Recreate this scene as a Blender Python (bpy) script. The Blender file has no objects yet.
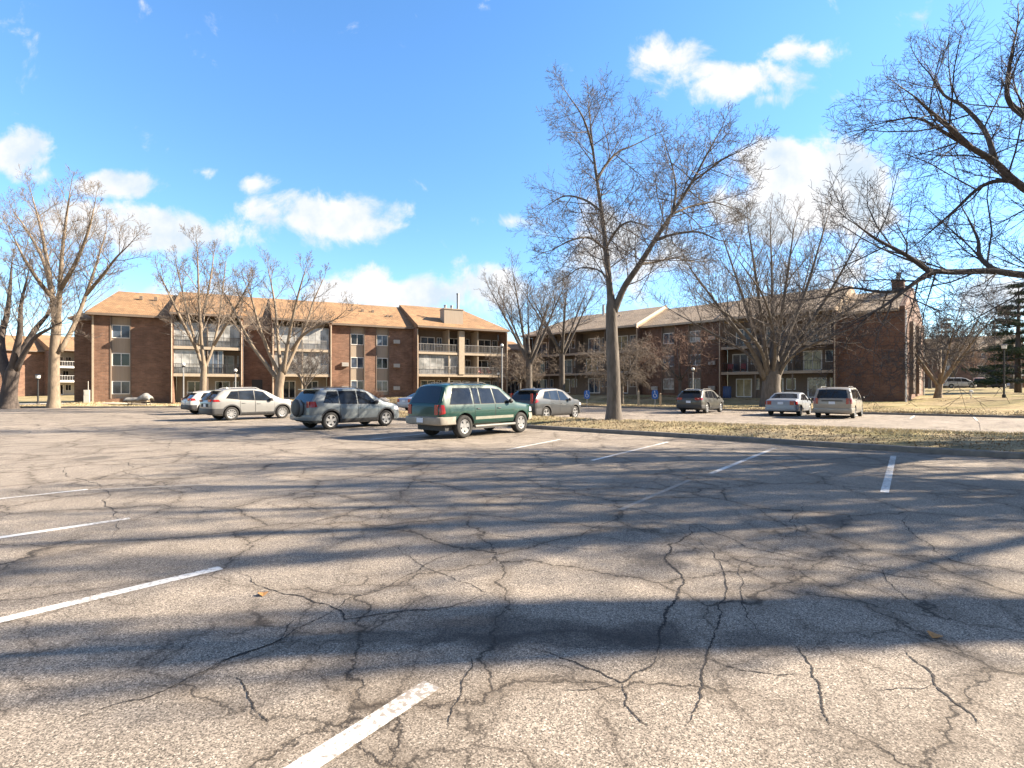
import bpy, bmesh, math, random
import numpy as np
from mathutils import Vector, noise as mnoise

R = math.radians
random.seed(7)
rng = np.random.default_rng(11)
scene = bpy.context.scene
COL = scene.collection

# ------------------------------------------------------------------ camera, sky, sun, exposure
CAM_H = 1.6
HORIZON = 390.0          # picture row of the horizon
F = 512.0                # focal length in pixels (18 mm on a 36 mm sensor)
cd = bpy.data.cameras.new('camera')
cd.lens = 18.0
cd.sensor_width = 36.0
cd.shift_y = (HORIZON - 384.0) / 1024.0
cd.clip_start = 0.05
cd.clip_end = 5000.0
cam = bpy.data.objects.new('camera', cd)
cam.location = (0, 0, CAM_H)
cam.rotation_euler = (R(90), 0, 0)
COL.objects.link(cam)
scene.camera = cam

SUN_AZ, SUN_EL = 83.0, 30.0
world = bpy.data.worlds.new('World')
scene.world = world
world.use_nodes = True
wn, wl = world.node_tree.nodes, world.node_tree.links
wn.clear()


def N(nodes, t, **kw):
    n = nodes.new(t)
    for k, v in kw.items():
        if k == 'inp':
            for i, val in v.items():
                n.inputs[i].default_value = val
        else:
            setattr(n, k, v)
    return n


sky = N(wn, 'ShaderNodeTexSky', sky_type='NISHITA', sun_disc=False)
sky.sun_elevation = R(SUN_EL)
sky.sun_rotation = R(SUN_AZ)
sky.altitude = 200
sky.air_density = 1.0
sky.dust_density = 0.1
sky.ozone_density = 3.0
hsv = N(wn, 'ShaderNodeHueSaturation', inp={'Hue': 0.500, 'Saturation': 1.16, 'Value': 1.0})
low = N(wn, 'ShaderNodeMapRange', inp={1: 0.10, 2: 0.50, 3: 0.84, 4: 1.0})
wl.new(sky.outputs[0], hsv.inputs['Color'])
# clouds: soft clumps of noise around given directions of the sky
tc = N(wn, 'ShaderNodeTexCoord')
sep = N(wn, 'ShaderNodeSeparateXYZ')
wl.new(tc.outputs['Generated'], sep.inputs[0])
ymax = N(wn, 'ShaderNodeMath', operation='MAXIMUM', inp={1: 0.08})
wl.new(sep.outputs[1], ymax.inputs[0])
dx = N(wn, 'ShaderNodeMath', operation='DIVIDE')
dz = N(wn, 'ShaderNodeMath', operation='DIVIDE')
wl.new(sep.outputs[2], low.inputs[0]); wl.new(low.outputs[0], hsv.inputs['Value'])
wl.new(sep.outputs[0], dx.inputs[0]); wl.new(ymax.outputs[0], dx.inputs[1])
wl.new(sep.outputs[2], dz.inputs[0]); wl.new(ymax.outputs[0], dz.inputs[1])
cmb = N(wn, 'ShaderNodeCombineXYZ')
wl.new(dx.outputs[0], cmb.inputs[0]); wl.new(dz.outputs[0], cmb.inputs[1])
nz = N(wn, 'ShaderNodeTexNoise', inp={'Scale': 9.0, 'Detail': 12.0, 'Roughness': 0.62, 'Distortion': 0.35})
wl.new(cmb.outputs[0], nz.inputs['Vector'])
nz2 = N(wn, 'ShaderNodeTexNoise', inp={'Scale': 8.0, 'Detail': 7.0, 'Roughness': 0.55})
wl.new(cmb.outputs[0], nz2.inputs['Vector'])
CLOUDS = [  # direction (as tan of the side and up angles), half sizes, strength
    (0.60, 0.39, 0.16, 0.10, 2.1), (0.52, 0.44, 0.08, 0.06, 2.0), (0.64, 0.43, 0.07, .06, 1.9), (0.50, 0.35, 0.12, 0.08, 1.4), (0.68, 0.38, 0.08, 0.08, 1.9),
    (0.32, 0.64, 0.09, 0.045, .85), (0.42, 0.60, 0.14, 0.045, 1.1), (0.36, 0.62, 0.10, 0.04, 1.0), (0.27, 0.65, 0.06, .045, .75), (0.50, .57, .08, .03, .6), (0.57, 0.665, 0.09, 0.03, .85),
    (-0.97, 0.46, 0.09, 0.05, .85), (-0.92, 0.42, 0.06, 0.03, .5), (-0.79, 0.40, 0.11, 0.03, 1.5), (-0.70, 0.31, 0.14, 0.055, 1.5), (-0.60, .30, .12, .045, .95),
    (-0.85, 0.33, 0.15, 0.06, 1.2),
    (-0.35, 0.335, 0.13, 0.055, 1.5), (-0.30, 0.32, 0.10, .04, 1.2), (-0.45, .345, .10, .035, .5), (-0.60, 0.425, 0.035, 0.02, .5), (-0.51, 0.405, 0.045, 0.025, .5),
    (-0.27, 0.22, 0.09, 0.03, .75), (-0.18, 0.185, 0.16, 0.045, 1.3), (-0.34, 0.19, 0.12, 0.04, 1.1), (-0.05, 0.20, 0.10, 0.06, 1.1),
    (0.22, 0.27, 0.18, 0.10, .75), (0.10, 0.20, 0.14, 0.07, .6), (0.95, 0.19, 0.15, 0.08, .7), (0.0, 0.33, 0.09, .02, .35), (-.62, .17, .25, .05, .6), (.6, .22, .25, .07, .5),
]
acc = None
for (cx, cz, rx, ry, st) in CLOUDS:
    sub = N(wn, 'ShaderNodeVectorMath', operation='SUBTRACT', inp={1: (cx, cz, 0)})
    wl.new(cmb.outputs[0], sub.inputs[0])
    mul = N(wn, 'ShaderNodeVectorMath', operation='MULTIPLY', inp={1: (1 / rx, 1 / ry, 0)})
    wl.new(sub.outputs[0], mul.inputs[0])
    ln = N(wn, 'ShaderNodeVectorMath', operation='LENGTH')
    wl.new(mul.outputs[0], ln.inputs[0])
    mr = N(wn, 'ShaderNodeMapRange', inp={1: 0.0, 2: 1.45, 3: st * 1.2, 4: -0.45})
    wl.new(ln.outputs['Value'], mr.inputs[0])
    if acc is None:
        acc = mr
    else:
        mx = N(wn, 'ShaderNodeMath', operation='SMOOTH_MAX', inp={2: 0.15})
        wl.new(acc.outputs[0], mx.inputs[0]); wl.new(mr.outputs[0], mx.inputs[1])
        acc = mx
nsub = N(wn, 'ShaderNodeMath', operation='MULTIPLY_ADD', inp={1: 3.6, 2: -1.80})
wl.new(nz.outputs[0], nsub.inputs[0])
nadd = N(wn, 'ShaderNodeMath', operation='ADD')
wl.new(acc.outputs[0], nadd.inputs[0]); wl.new(nsub.outputs[0], nadd.inputs[1])
dens = N(wn, 'ShaderNodeMapRange', interpolation_type='SMOOTHSTEP', inp={1: 0.05, 2: 0.85, 3: 0.0, 4: 1.0})
wl.new(nadd.outputs[0], dens.inputs[0])
ccol = N(wn, 'ShaderNodeValToRGB')
ccol.color_ramp.elements[0].position = 0.36
ccol.color_ramp.elements[0].color = (2.05, 2.4, 2.8, 1)
ccol.color_ramp.elements[1].position = 0.55
ccol.color_ramp.elements[1].color = (2.95, 2.95, 3.0, 1)
wl.new(nz2.outputs[0], ccol.inputs[0])
cmix = N(wn, 'ShaderNodeMix', data_type='RGBA')
wl.new(dens.outputs[0], cmix.inputs['Factor'])
# broken cloud added out of view, behind and overhead, to neutralise the blue fill
nz3 = N(wn, 'ShaderNodeTexNoise', inp={'Scale': 2.2, 'Detail': 8.0, 'Roughness': 0.6})
wl.new(tc.outputs['Generated'], nz3.inputs['Vector'])
c3 = N(wn, 'ShaderNodeMapRange', interpolation_type='SMOOTHSTEP', inp={1: 0.43, 2: 0.60, 3: 0.0, 4: 1.0})
wl.new(nz3.outputs[0], c3.inputs[0])
back = N(wn, 'ShaderNodeMapRange', interpolation_type='SMOOTHSTEP', inp={1: 0.30, 2: -0.25, 3: 0.0, 4: 1.0})
wl.new(sep.outputs[1], back.inputs[0])
over = N(wn, 'ShaderNodeMapRange', interpolation_type='SMOOTHSTEP', inp={1: 0.66, 2: 0.85, 3: 0.0, 4: 1.0})
wl.new(sep.outputs[2], over.inputs[0])
bo = N(wn, 'ShaderNodeMath', operation='MAXIMUM')
wl.new(back.outputs[0], bo.inputs[0]); wl.new(over.outputs[0], bo.inputs[1])
bm_ = N(wn, 'ShaderNodeMath', operation='MULTIPLY')
wl.new(bo.outputs[0], bm_.inputs[0]); wl.new(c3.outputs[0], bm_.inputs[1])
back_mix = N(wn, 'ShaderNodeMix', data_type='RGBA', inp={'B': (1.25, 1.1, .95, 1)})
wl.new(bm_.outputs[0], back_mix.inputs['Factor']); wl.new(hsv.outputs[0], back_mix.inputs['A'])
wl.new(back_mix.outputs['Result'], cmix.inputs['A']); wl.new(ccol.outputs[0], cmix.inputs['B'])
bg = N(wn, 'ShaderNodeBackground', inp={'Strength': 0.096})
wl.new(cmix.outputs['Result'], bg.inputs['Color'])
wo = N(wn, 'ShaderNodeOutputWorld')
wl.new(bg.outputs[0], wo.inputs[0])

sd = bpy.data.lights.new('sun', 'SUN')
sd.energy = 5.0
sd.angle = R(0.53)
sd.color = (1.0, 0.86, 0.68)
sun = bpy.data.objects.new('sun', sd)
sv = Vector((math.sin(R(SUN_AZ)) * math.cos(R(SUN_EL)), math.cos(R(SUN_AZ)) * math.cos(R(SUN_EL)), math.sin(R(SUN_EL))))
sun.rotation_euler = sv.to_track_quat('Z', 'Y').to_euler()
sun.location = sv * 100
COL.objects.link(sun)

vs = scene.view_settings
vs.view_transform = 'Standard'
vs.look = 'None'
vs.exposure = 1.92
vs.gamma = 1.0

# ------------------------------------------------------------------ helpers


def W(px, py, z=0.0):
    """a point of the ground at height z that stands at picture column px, row py"""
    Y = (CAM_H - z) * F / (py - HORIZON)
    return Vector(((px - 512) / F * Y, Y, z))


def P3(px, py, Y):
    return Vector(((px - 512) / F * Y, Y, CAM_H + (HORIZON - py) / F * Y))


GA = 40.5
U = Vector((math.sin(R(GA)), math.cos(R(GA)), 0))     # the way the parked cars face
T = Vector((math.cos(R(GA)), -math.sin(R(GA)), 0))    # along the rows


def ST(s, t, z=0.0):
    v = U * s + T * t
    return Vector((v.x, v.y, z))


class MB:
    def __init__(self):
        self.v, self.f, self.m = [], [], []

    def add(self, vs_, fs_, m=0):
        o = len(self.v)
        self.v.extend([tuple(p) for p in vs_])
        for q in fs_:
            self.f.append(tuple(i + o for i in q)); self.m.append(m)

    def box(self, x0, x1, y0, y1, z0, z1, m=0):
        self.add([(x0, y0, z0), (x1, y0, z0), (x1, y1, z0), (x0, y1, z0), (x0, y0, z1), (x1, y0, z1), (x1, y1, z1), (x0, y1, z1)],
                 [(0, 3, 2, 1), (4, 5, 6, 7), (0, 1, 5, 4), (1, 2, 6, 5), (2, 3, 7, 6), (3, 0, 4, 7)], m)

    def prism(self, poly, k0, k1, m=0):
        """polygon in (y,z) run along x"""
        n = len(poly)
        vs_ = [(k0, y, z) for y, z in poly] + [(k1, y, z) for y, z in poly]
        fs_ = [tuple(range(n))[::-1], tuple(range(n, 2 * n))] + [(i, (i + 1) % n, n + (i + 1) % n, n + i) for i in range(n)]
        self.add(vs_, fs_, m)

    def tube(self, pts, rad, sides=8, m=0, caps=True):
        pts = [Vector(p) for p in pts]
        n = len(pts)
        if not hasattr(rad, '__len__'):
            rad = [rad] * n
        vs_, fs_ = [], []
        ref = None
        for i, p in enumerate(pts):
            d = (pts[min(i + 1, n - 1)] - pts[max(i - 1, 0)]).normalized()
            if ref is None:
                a = Vector((0, 0, 1)) if abs(d.z) < .9 else Vector((1, 0, 0))
                ref = d.cross(a).normalized()
            ref = (ref - d * ref.dot(d)).normalized()
            b = d.cross(ref)
            for k in range(sides):
                an = 2 * math.pi * k / sides
                vs_.append(p + (ref * math.cos(an) + b * math.sin(an)) * rad[i])
        for i in range(n - 1):
            for k in range(sides):
                fs_.append((i * sides + k, i * sides + (k + 1) % sides, (i + 1) * sides + (k + 1) % sides, (i + 1) * sides + k))
        if caps:
            fs_.append(tuple(range(sides))[::-1]); fs_.append(tuple(range((n - 1) * sides, n * sides)))
        self.add(vs_, fs_, m)

    def lathe(self, prof, axis='y', c=(0, 0, 0), n=24, m=0):
        """profile of (radius, along axis)"""
        vs_, fs_ = [], []
        for (r, a) in prof:
            for k in range(n):
                t = 2 * math.pi * k / n
                u, v = r * math.cos(t), r * math.sin(t)
                p = {'y': (u, a, v), 'z': (u, v, a), 'x': (a, u, v)}[axis]
                vs_.append((p[0] + c[0], p[1] + c[1], p[2] + c[2]))
        for i in range(len(prof) - 1):
            for k in range(n):
                fs_.append((i * n + k, i * n + (k + 1) % n, (i + 1) * n + (k + 1) % n, (i + 1) * n + k))
        self.add(vs_, fs_, m)

    def build(self, name, mats, parent=None, smooth=None, fix=True):
        me = bpy.data.meshes.new(name)
        me.from_pydata(self.v, [], self.f)
        if not isinstance(mats, (list, tuple)):
            mats = [mats]
        for mt in mats:
            me.materials.append(mt)
        if len(mats) > 1:
            me.polygons.foreach_set('material_index', self.m)
        if fix:
            bm = bmesh.new(); bm.from_mesh(me)
            bmesh.ops.recalc_face_normals(bm, faces=bm.faces)
            bm.to_mesh(me); bm.free()
        o = bpy.data.objects.new(name, me)
        COL.objects.link(o)
        if parent is not None:
            o.parent = parent
        if smooth is not None:
            me.polygons.foreach_set('use_smooth', [True] * len(me.polygons))
            if smooth < 180:
                me.set_sharp_from_angle(angle=R(smooth))
        return o


def tag(o, label=None, cat=None, group=None, kind=None):
    for k, v in (('label', label), ('category', cat), ('group', group), ('kind', kind)):
        if v:
            o[k] = v
    return o


def empty(name, loc, label, cat, group=None, rz=0.0):
    o = bpy.data.objects.new(name, None)
    o.empty_display_size = 0.3
    o.location = loc
    o.rotation_euler = (0, 0, rz)
    COL.objects.link(o)
    return tag(o, label, cat, group)


# ------------------------------------------------------------------ materials
def newmat(name):
    m = bpy.data.materials.new(name)
    m.use_nodes = True
    nt = m.node_tree
    return m, nt.nodes, nt.links, nt.nodes['Principled BSDF']


def mat(name, col, rough=0.6, var=0.18, scale=6.0, metal=0.0, bump=0.0, bscale=None, spec=None, coat=0.0, stretch=(1, 1, 1), emit=None, detail=5.0):
    m, n, l, b = newmat(name)
    t = N(n, 'ShaderNodeTexCoord')
    mp = N(n, 'ShaderNodeMapping', inp={'Scale': stretch})
    l.new(t.outputs['Object'], mp.inputs[0])
    nt = N(n, 'ShaderNodeTexNoise', inp={'Scale': scale, 'Detail': detail, 'Roughness': 0.6})
    l.new(mp.outputs[0], nt.inputs['Vector'])
    rp = N(n, 'ShaderNodeValToRGB')
    rp.color_ramp.elements[0].position = 0.3
    rp.color_ramp.elements[1].position = 0.7
    rp.color_ramp.elements[0].color = tuple(c * (1 - var) for c in col[:3]) + (1,)
    rp.color_ramp.elements[1].color = tuple(min(1, c * (1 + var)) for c in col[:3]) + (1,)
    l.new(nt.outputs[0], rp.inputs[0])
    l.new(rp.outputs[0], b.inputs['Base Color'])
    b.inputs['Roughness'].default_value = rough
    b.inputs['Metallic'].default_value = metal
    if spec is not None:
        b.inputs['Specular IOR Level'].default_value = spec
    if coat:
        b.inputs['Coat Weight'].default_value = coat
        b.inputs['Coat Roughness'].default_value = 0.04
    if bump:
        n2 = nt
        if bscale:
            n2 = N(n, 'ShaderNodeTexNoise', inp={'Scale': bscale, 'Detail': 4.0})
            l.new(mp.outputs[0], n2.inputs['Vector'])
        bp = N(n, 'ShaderNodeBump', inp={'Strength': bump, 'Distance': 0.02})
        l.new(n2.outputs[0], bp.inputs['Height'])
        l.new(bp.outputs[0], b.inputs['Normal'])
    return m


def brickmat(name, c1, c2, mortar):
    m, n, l, b = newmat(name)
    t = N(n, 'ShaderNodeTexCoord')
    s = N(n, 'ShaderNodeSeparateXYZ'); l.new(t.outputs['Object'], s.inputs[0])
    a = N(n, 'ShaderNodeMath', operation='ADD'); l.new(s.outputs[0], a.inputs[0]); l.new(s.outputs[1], a.inputs[1])
    c = N(n, 'ShaderNodeCombineXYZ'); l.new(a.outputs[0], c.inputs[0]); l.new(s.outputs[2], c.inputs[1])
    br = N(n, 'ShaderNodeTexBrick', inp={'Color1': c1 + (1,), 'Color2': c2 + (1,), 'Mortar': mortar + (1,), 'Scale': 1.0, 'Mortar Size': 0.016, 'Bias': -0.1, 'Brick Width': 0.40, 'Row Height': 0.135})
    l.new(c.outputs[0], br.inputs['Vector'])
    nt = N(n, 'ShaderNodeTexNoise', inp={'Scale': 0.9, 'Detail': 6.0, 'Roughness': 0.65})
    l.new(t.outputs['Object'], nt.inputs['Vector'])
    mr = N(n, 'ShaderNodeMapRange', inp={1: 0.3, 2: 0.7, 3: 0.66, 4: 1.3}); l.new(nt.outputs[0], mr.inputs[0])
    mx = N(n, 'ShaderNodeMix', data_type='RGBA', blend_type='MULTIPLY', inp={'Factor': 1.0})
    l.new(br.outputs[0], mx.inputs['A']); l.new(mr.outputs[0], mx.inputs['B'])
    l.new(mx.outputs['Result'], b.inputs['Base Color'])
    b.inputs['Roughness'].default_value = 0.85
    bp = N(n, 'ShaderNodeBump', inp={'Strength': 0.5, 'Distance': 0.02}); l.new(br.outputs['Fac'], bp.inputs['Height'])
    bp.invert = True
    l.new(bp.outputs[0], b.inputs['Normal'])
    return m


def shinglemat(name, c1, c2):
    m, n, l, b = newmat(name)
    t = N(n, 'ShaderNodeTexCoord')
    br = N(n, 'ShaderNodeTexBrick', inp={'Color1': c1 + (1,), 'Color2': c2 + (1,), 'Mortar': tuple(x * .5 for x in c1) + (1,), 'Scale': 1.0, 'Mortar Size': 0.02, 'Bias': 0.0, 'Brick Width': 0.32, 'Row Height': 0.22})
    l.new(t.outputs['Object'], br.inputs['Vector'])
    nt = N(n, 'ShaderNodeTexNoise', inp={'Scale': 0.5, 'Detail': 7.0, 'Roughness': 0.7})
    l.new(t.outputs['Object'], nt.inputs['Vector'])
    mr = N(n, 'ShaderNodeMapRange', inp={1: 0.3, 2: 0.7, 3: 0.72, 4: 1.25}); l.new(nt.outputs[0], mr.inputs[0])
    mx = N(n, 'ShaderNodeMix', data_type='RGBA', blend_type='MULTIPLY', inp={'Factor': 1.0})
    l.new(br.outputs[0], mx.inputs['A']); l.new(mr.outputs[0], mx.inputs['B'])
    l.new(mx.outputs['Result'], b.inputs['Base Color'])
    b.inputs['Roughness'].default_value = 0.9
    bp = N(n, 'ShaderNodeBump', inp={'Strength': 0.6, 'Distance': 0.04}); l.new(br.outputs['Fac'], bp.inputs['Height'])
    bp.invert = True
    l.new(bp.outputs[0], b.inputs['Normal'])
    return m


def asphaltmat():
    m, n, l, b = newmat('asphalt')
    t = N(n, 'ShaderNodeTexCoord')
    O = t.outputs['Object']
    # aggregate: fine stones
    v = N(n, 'ShaderNodeTexVoronoi', inp={'Scale': 150.0}); l.new(O, v.inputs['Vector'])
    sx = N(n, 'ShaderNodeSeparateColor'); l.new(v.outputs['Color'], sx.inputs[0])
    st = N(n, 'ShaderNodeValToRGB')
    e = st.color_ramp.elements
    e[0].position, e[0].color = 0.0, (.075, .065, .054, 1)
    e[1].position, e[1].color = 1.0, (.62, .54, .45, 1)
    for p, c in ((.3, (.18, .154, .126, 1)), (.7, (.335, .285, .23, 1)), (.92, (.41, .352, .29, 1))):
        q = e.new(p); q.color = c
    l.new(sx.outputs[0], st.inputs[0])
    # large stains and wear
    n1 = N(n, 'ShaderNodeTexNoise', inp={'Scale': 0.3, 'Detail': 8.0, 'Roughness': 0.68}); l.new(O, n1.inputs['Vector'])
    m1 = N(n, 'ShaderNodeMapRange', inp={1: 0.3, 2: 0.72, 3: 0.72, 4: 1.14}); l.new(n1.outputs[0], m1.inputs[0])
    n2 = N(n, 'ShaderNodeTexNoise', inp={'Scale': 1.6, 'Detail': 8.0, 'Roughness': 0.7}); l.new(O, n2.inputs['Vector'])
    m2 = N(n, 'ShaderNodeMapRange', inp={1: 0.3, 2: 0.7, 3: 0.78, 4: 1.12}); l.new(n2.outputs[0], m2.inputs[0])
    mm = N(n, 'ShaderNodeMath', operation='MULTIPLY'); l.new(m1.outputs[0], mm.inputs[0]); l.new(m2.outputs[0], mm.inputs[1])
    c1 = N(n, 'ShaderNodeMix', data_type='RGBA', blend_type='MULTIPLY', inp={'Factor': 1.0})
    l.new(st.outputs[0], c1.inputs['A']); l.new(mm.outputs[0], c1.inputs['B'])
    # warp for the cracks
    nw = N(n, 'ShaderNodeTexNoise', inp={'Scale': 2.2, 'Detail': 6.0, 'Roughness': 0.65}); l.new(O, nw.inputs['Vector'])
    vs1 = N(n, 'ShaderNodeVectorMath', operation='MULTIPLY_ADD', inp={1: (.55, .55, 0), 2: (-.27, -.27, 0)}); l.new(nw.outputs['Color'], vs1.inputs[0])
    va = N(n, 'ShaderNodeVectorMath', operation='ADD'); l.new(O, va.inputs[0]); l.new(vs1.outputs[0], va.inputs[1])
    cur = c1.outputs['Result']
    hts = []
    for sc, w, amt, thr in ((0.62, 0.0085, .95, .36), (1.75, 0.013, .85, .47), (4.2, .02, .6, .56)):
        vo = N(n, 'ShaderNodeTexVoronoi', feature='DISTANCE_TO_EDGE', inp={'Scale': sc}); l.new(va.outputs[0], vo.inputs['Vector'])
        cr = N(n, 'ShaderNodeMapRange', inp={1: 0.0, 2: w, 3: 1.0, 4: 0.0}); l.new(vo.outputs['Distance'], cr.inputs[0])
        nm = N(n, 'ShaderNodeTexNoise', inp={'Scale': 0.45, 'Detail': 3.0}); 
        mp = N(n, 'ShaderNodeMapping', inp={'Location': (sc * 13, 5, 0)}); l.new(O, mp.inputs[0]); l.new(mp.outputs[0], nm.inputs['Vector'])
        ms = N(n, 'ShaderNodeMapRange', inp={1: thr, 2: thr + .12, 3: 0.0, 4: amt}); l.new(nm.outputs[0], ms.inputs[0])
        pr = N(n, 'ShaderNodeMath', operation='MULTIPLY'); l.new(cr.outputs[0], pr.inputs[0]); l.new(ms.outputs[0], pr.inputs[1])
        # rusty halo round the crack
        ha = N(n, 'ShaderNodeMapRange', inp={1: 0.0, 2: w * 9, 3: .5, 4: 0.0}); l.new(vo.outputs['Distance'], ha.inputs[0])
        hp = N(n, 'ShaderNodeMath', operation='MULTIPLY'); l.new(ha.outputs[0], hp.inputs[0]); l.new(ms.outputs[0], hp.inputs[1])
        cx = N(n, 'ShaderNodeMix', data_type='RGBA', inp={'B': (.10, .078, .058, 1)}); l.new(hp.outputs[0], cx.inputs['Factor']); l.new(cur, cx.inputs['A'])
        cy = N(n, 'ShaderNodeMix', data_type='RGBA', inp={'B': (.022, .018, .015, 1)}); l.new(pr.outputs[0], cy.inputs['Factor']); l.new(cx.outputs['Result'], cy.inputs['A'])
        cur = cy.outputs['Result']
        hts.append(pr)
    # a few oily patches where cars drip and tar was poured
    for (px, py, rx, ry, amt) in OIL:
        mp = N(n, 'ShaderNodeMapping', vector_type='TEXTURE', inp={'Location': (px, py, 0), 'Scale': (rx, ry, 1)}); l.new(va.outputs[0], mp.inputs[0])
        ln = N(n, 'ShaderNodeVectorMath', operation='LENGTH'); l.new(mp.outputs[0], ln.inputs[0])
        mr = N(n, 'ShaderNodeMapRange', interpolation_type='SMOOTHSTEP', inp={1: 0.5, 2: 1.15, 3: amt, 4: 0.0}); l.new(ln.outputs['Value'], mr.inputs[0])
        m3 = N(n, 'ShaderNodeMath', operation='MULTIPLY'); l.new(mr.outputs[0], m3.inputs[0]); l.new(n2.outputs[0], m3.inputs[1])
        cx = N(n, 'ShaderNodeMix', data_type='RGBA', inp={'B': (.035, .03, .028, 1)}); l.new(m3.outputs[0], cx.inputs['Factor']); l.new(cur, cx.inputs['A'])
        cur = cx.outputs['Result']
    l.new(cur, b.inputs['Base Color'])
    b.inputs['Roughness'].default_value = 0.88
    b.inputs['Specular IOR Level'].default_value = 0.3
    hs = N(n, 'ShaderNodeMath', operation='SUBTRACT'); l.new(sx.outputs[0], hs.inputs[0]); l.new(hts[0].outputs[0], hs.inputs[1])
    bp = N(n, 'ShaderNodeBump', inp={'Strength': 0.55, 'Distance': 0.006}); l.new(hs.outputs[0], bp.inputs['Height'])
    l.new(bp.outputs[0], b.inputs['Normal'])
    return m


def paintmat():
    m, n, l, b = newmat('worn_paint')
    t = N(n, 'ShaderNodeTexCoord')
    n1 = N(n, 'ShaderNodeTexNoise', inp={'Scale': 28.0, 'Detail': 5.0, 'Roughness': 0.7}); l.new(t.outputs['Object'], n1.inputs['Vector'])
    n2 = N(n, 'ShaderNodeTexNoise', inp={'Scale': 1.2, 'Detail': 3.0}); l.new(t.outputs['Object'], n2.inputs['Vector'])
    a = N(n, 'ShaderNodeMath', operation='MULTIPLY_ADD', inp={1: .7, 2: 0}); l.new(n2.outputs[0], a.inputs[0]); l.new(n1.outputs[0], a.inputs[2])
    r = N(n, 'ShaderNodeValToRGB')
    r.color_ramp.elements[0].position = 0.74; r.color_ramp.elements[0].color = (.24, .21, .18, 1)
    r.color_ramp.elements[1].position = 0.90; r.color_ramp.elements[1].color = (.64, .63, .60, 1)
    l.new(a.outputs[0], r.inputs[0])
    l.new(r.outputs[0], b.inputs['Base Color'])
    b.inputs['Roughness'].default_value = 0.7
    return m


def grassmat(name, dry, mid, green, litter, sc=1.0):
    m, n, l, b = newmat(name)
    t = N(n, 'ShaderNodeTexCoord')
    O = t.outputs['Object']
    n1 = N(n, 'ShaderNodeTexNoise', inp={'Scale': 14.0 * sc, 'Detail': 8.0, 'Roughness': 0.75}); l.new(O, n1.inputs['Vector'])
    r = N(n, 'ShaderNodeValToRGB')
    e = r.color_ramp.elements
    e[0].position, e[0].color = .3, litter + (1,)
    e[1].position, e[1].color = .68, dry + (1,)
    q = e.new(.46); q.color = mid + (1,)
    l.new(n1.outputs[0], r.inputs[0])
    n2 = N(n, 'ShaderNodeTexNoise', inp={'Scale': .35 * sc, 'Detail': 5.0}); l.new(O, n2.inputs['Vector'])
    mr = N(n, 'ShaderNodeMapRange', inp={1: .48, 2: .62, 3: 0.0, 4: .7}); l.new(n2.outputs[0], mr.inputs[0])
    mx = N(n, 'ShaderNodeMix', data_type='RGBA', inp={'B': green + (1,)}); l.new(mr.outputs[0], mx.inputs['Factor']); l.new(r.outputs[0], mx.inputs['A'])
    n3 = N(n, 'ShaderNodeTexNoise', inp={'Scale': .8 * sc, 'Detail': 7.0, 'Roughness': .7}); l.new(O, n3.inputs['Vector'])
    m3 = N(n, 'ShaderNodeMapRange', inp={1: .35, 2: .65, 3: .55, 4: 1.2}); l.new(n3.outputs[0], m3.inputs[0])
    mw = N(n, 'ShaderNodeMix', data_type='RGBA', blend_type='MULTIPLY', inp={'Factor': 1.0}); l.new(mx.outputs['Result'], mw.inputs['A']); l.new(m3.outputs[0], mw.inputs['B'])
    l.new(mw.outputs['Result'], b.inputs['Base Color'])
    b.inputs['Roughness'].default_value = 0.95
    b.inputs['Specular IOR Level'].default_value = 0.1
    bp = N(n, 'ShaderNodeBump', inp={'Strength': 0.9, 'Distance': 0.06}); l.new(n1.outputs[0], bp.inputs['Height'])
    l.new(bp.outputs[0], b.inputs['Normal'])
    return m


def glassmat(name, col, rough=0.04, curtain=0.0):
    m, n, l, b = newmat(name)
    t = N(n, 'ShaderNodeTexCoord')
    n1 = N(n, 'ShaderNodeTexNoise', inp={'Scale': 1.1, 'Detail': 3.0}); l.new(t.outputs['Object'], n1.inputs['Vector'])
    r = N(n, 'ShaderNodeValToRGB')
    r.color_ramp.elements[0].position = .4; r.color_ramp.elements[0].color = tuple(c * .6 for c in col) + (1,)
    r.color_ramp.elements[1].position = .62; r.color_ramp.elements[1].color = tuple(c * 1.3 for c in col) + (1,)
    l.new(n1.outputs[0], r.inputs[0]); l.new(r.outputs[0], b.inputs['Base Color'])
    b.inputs['Roughness'].default_value = rough
    b.inputs['Specular IOR Level'].default_value = 0.5
    b.inputs['IOR'].default_value = 1.5
    return m


o1 = W(500, 628); o2 = W(640, 632); o3 = W(560, 640); o4 = W(400, 640)
OIL = [(o1.x, o1.y, .7, .25, 1.3), (o2.x, o2.y, .45, .22, 1.3), (o3.x, o3.y, .9, .15, 1.1), (o4.x, o4.y, .5, .12, .9)]
for (a_, b_) in ((655, 560), (672, 655), (95, 458), (830, 520), (760, 640)):
    q_ = W(a_, b_)
    OIL.append((q_.x, q_.y, .22 + .02 * q_.y, .14 + .03 * q_.y, 1.0))

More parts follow.
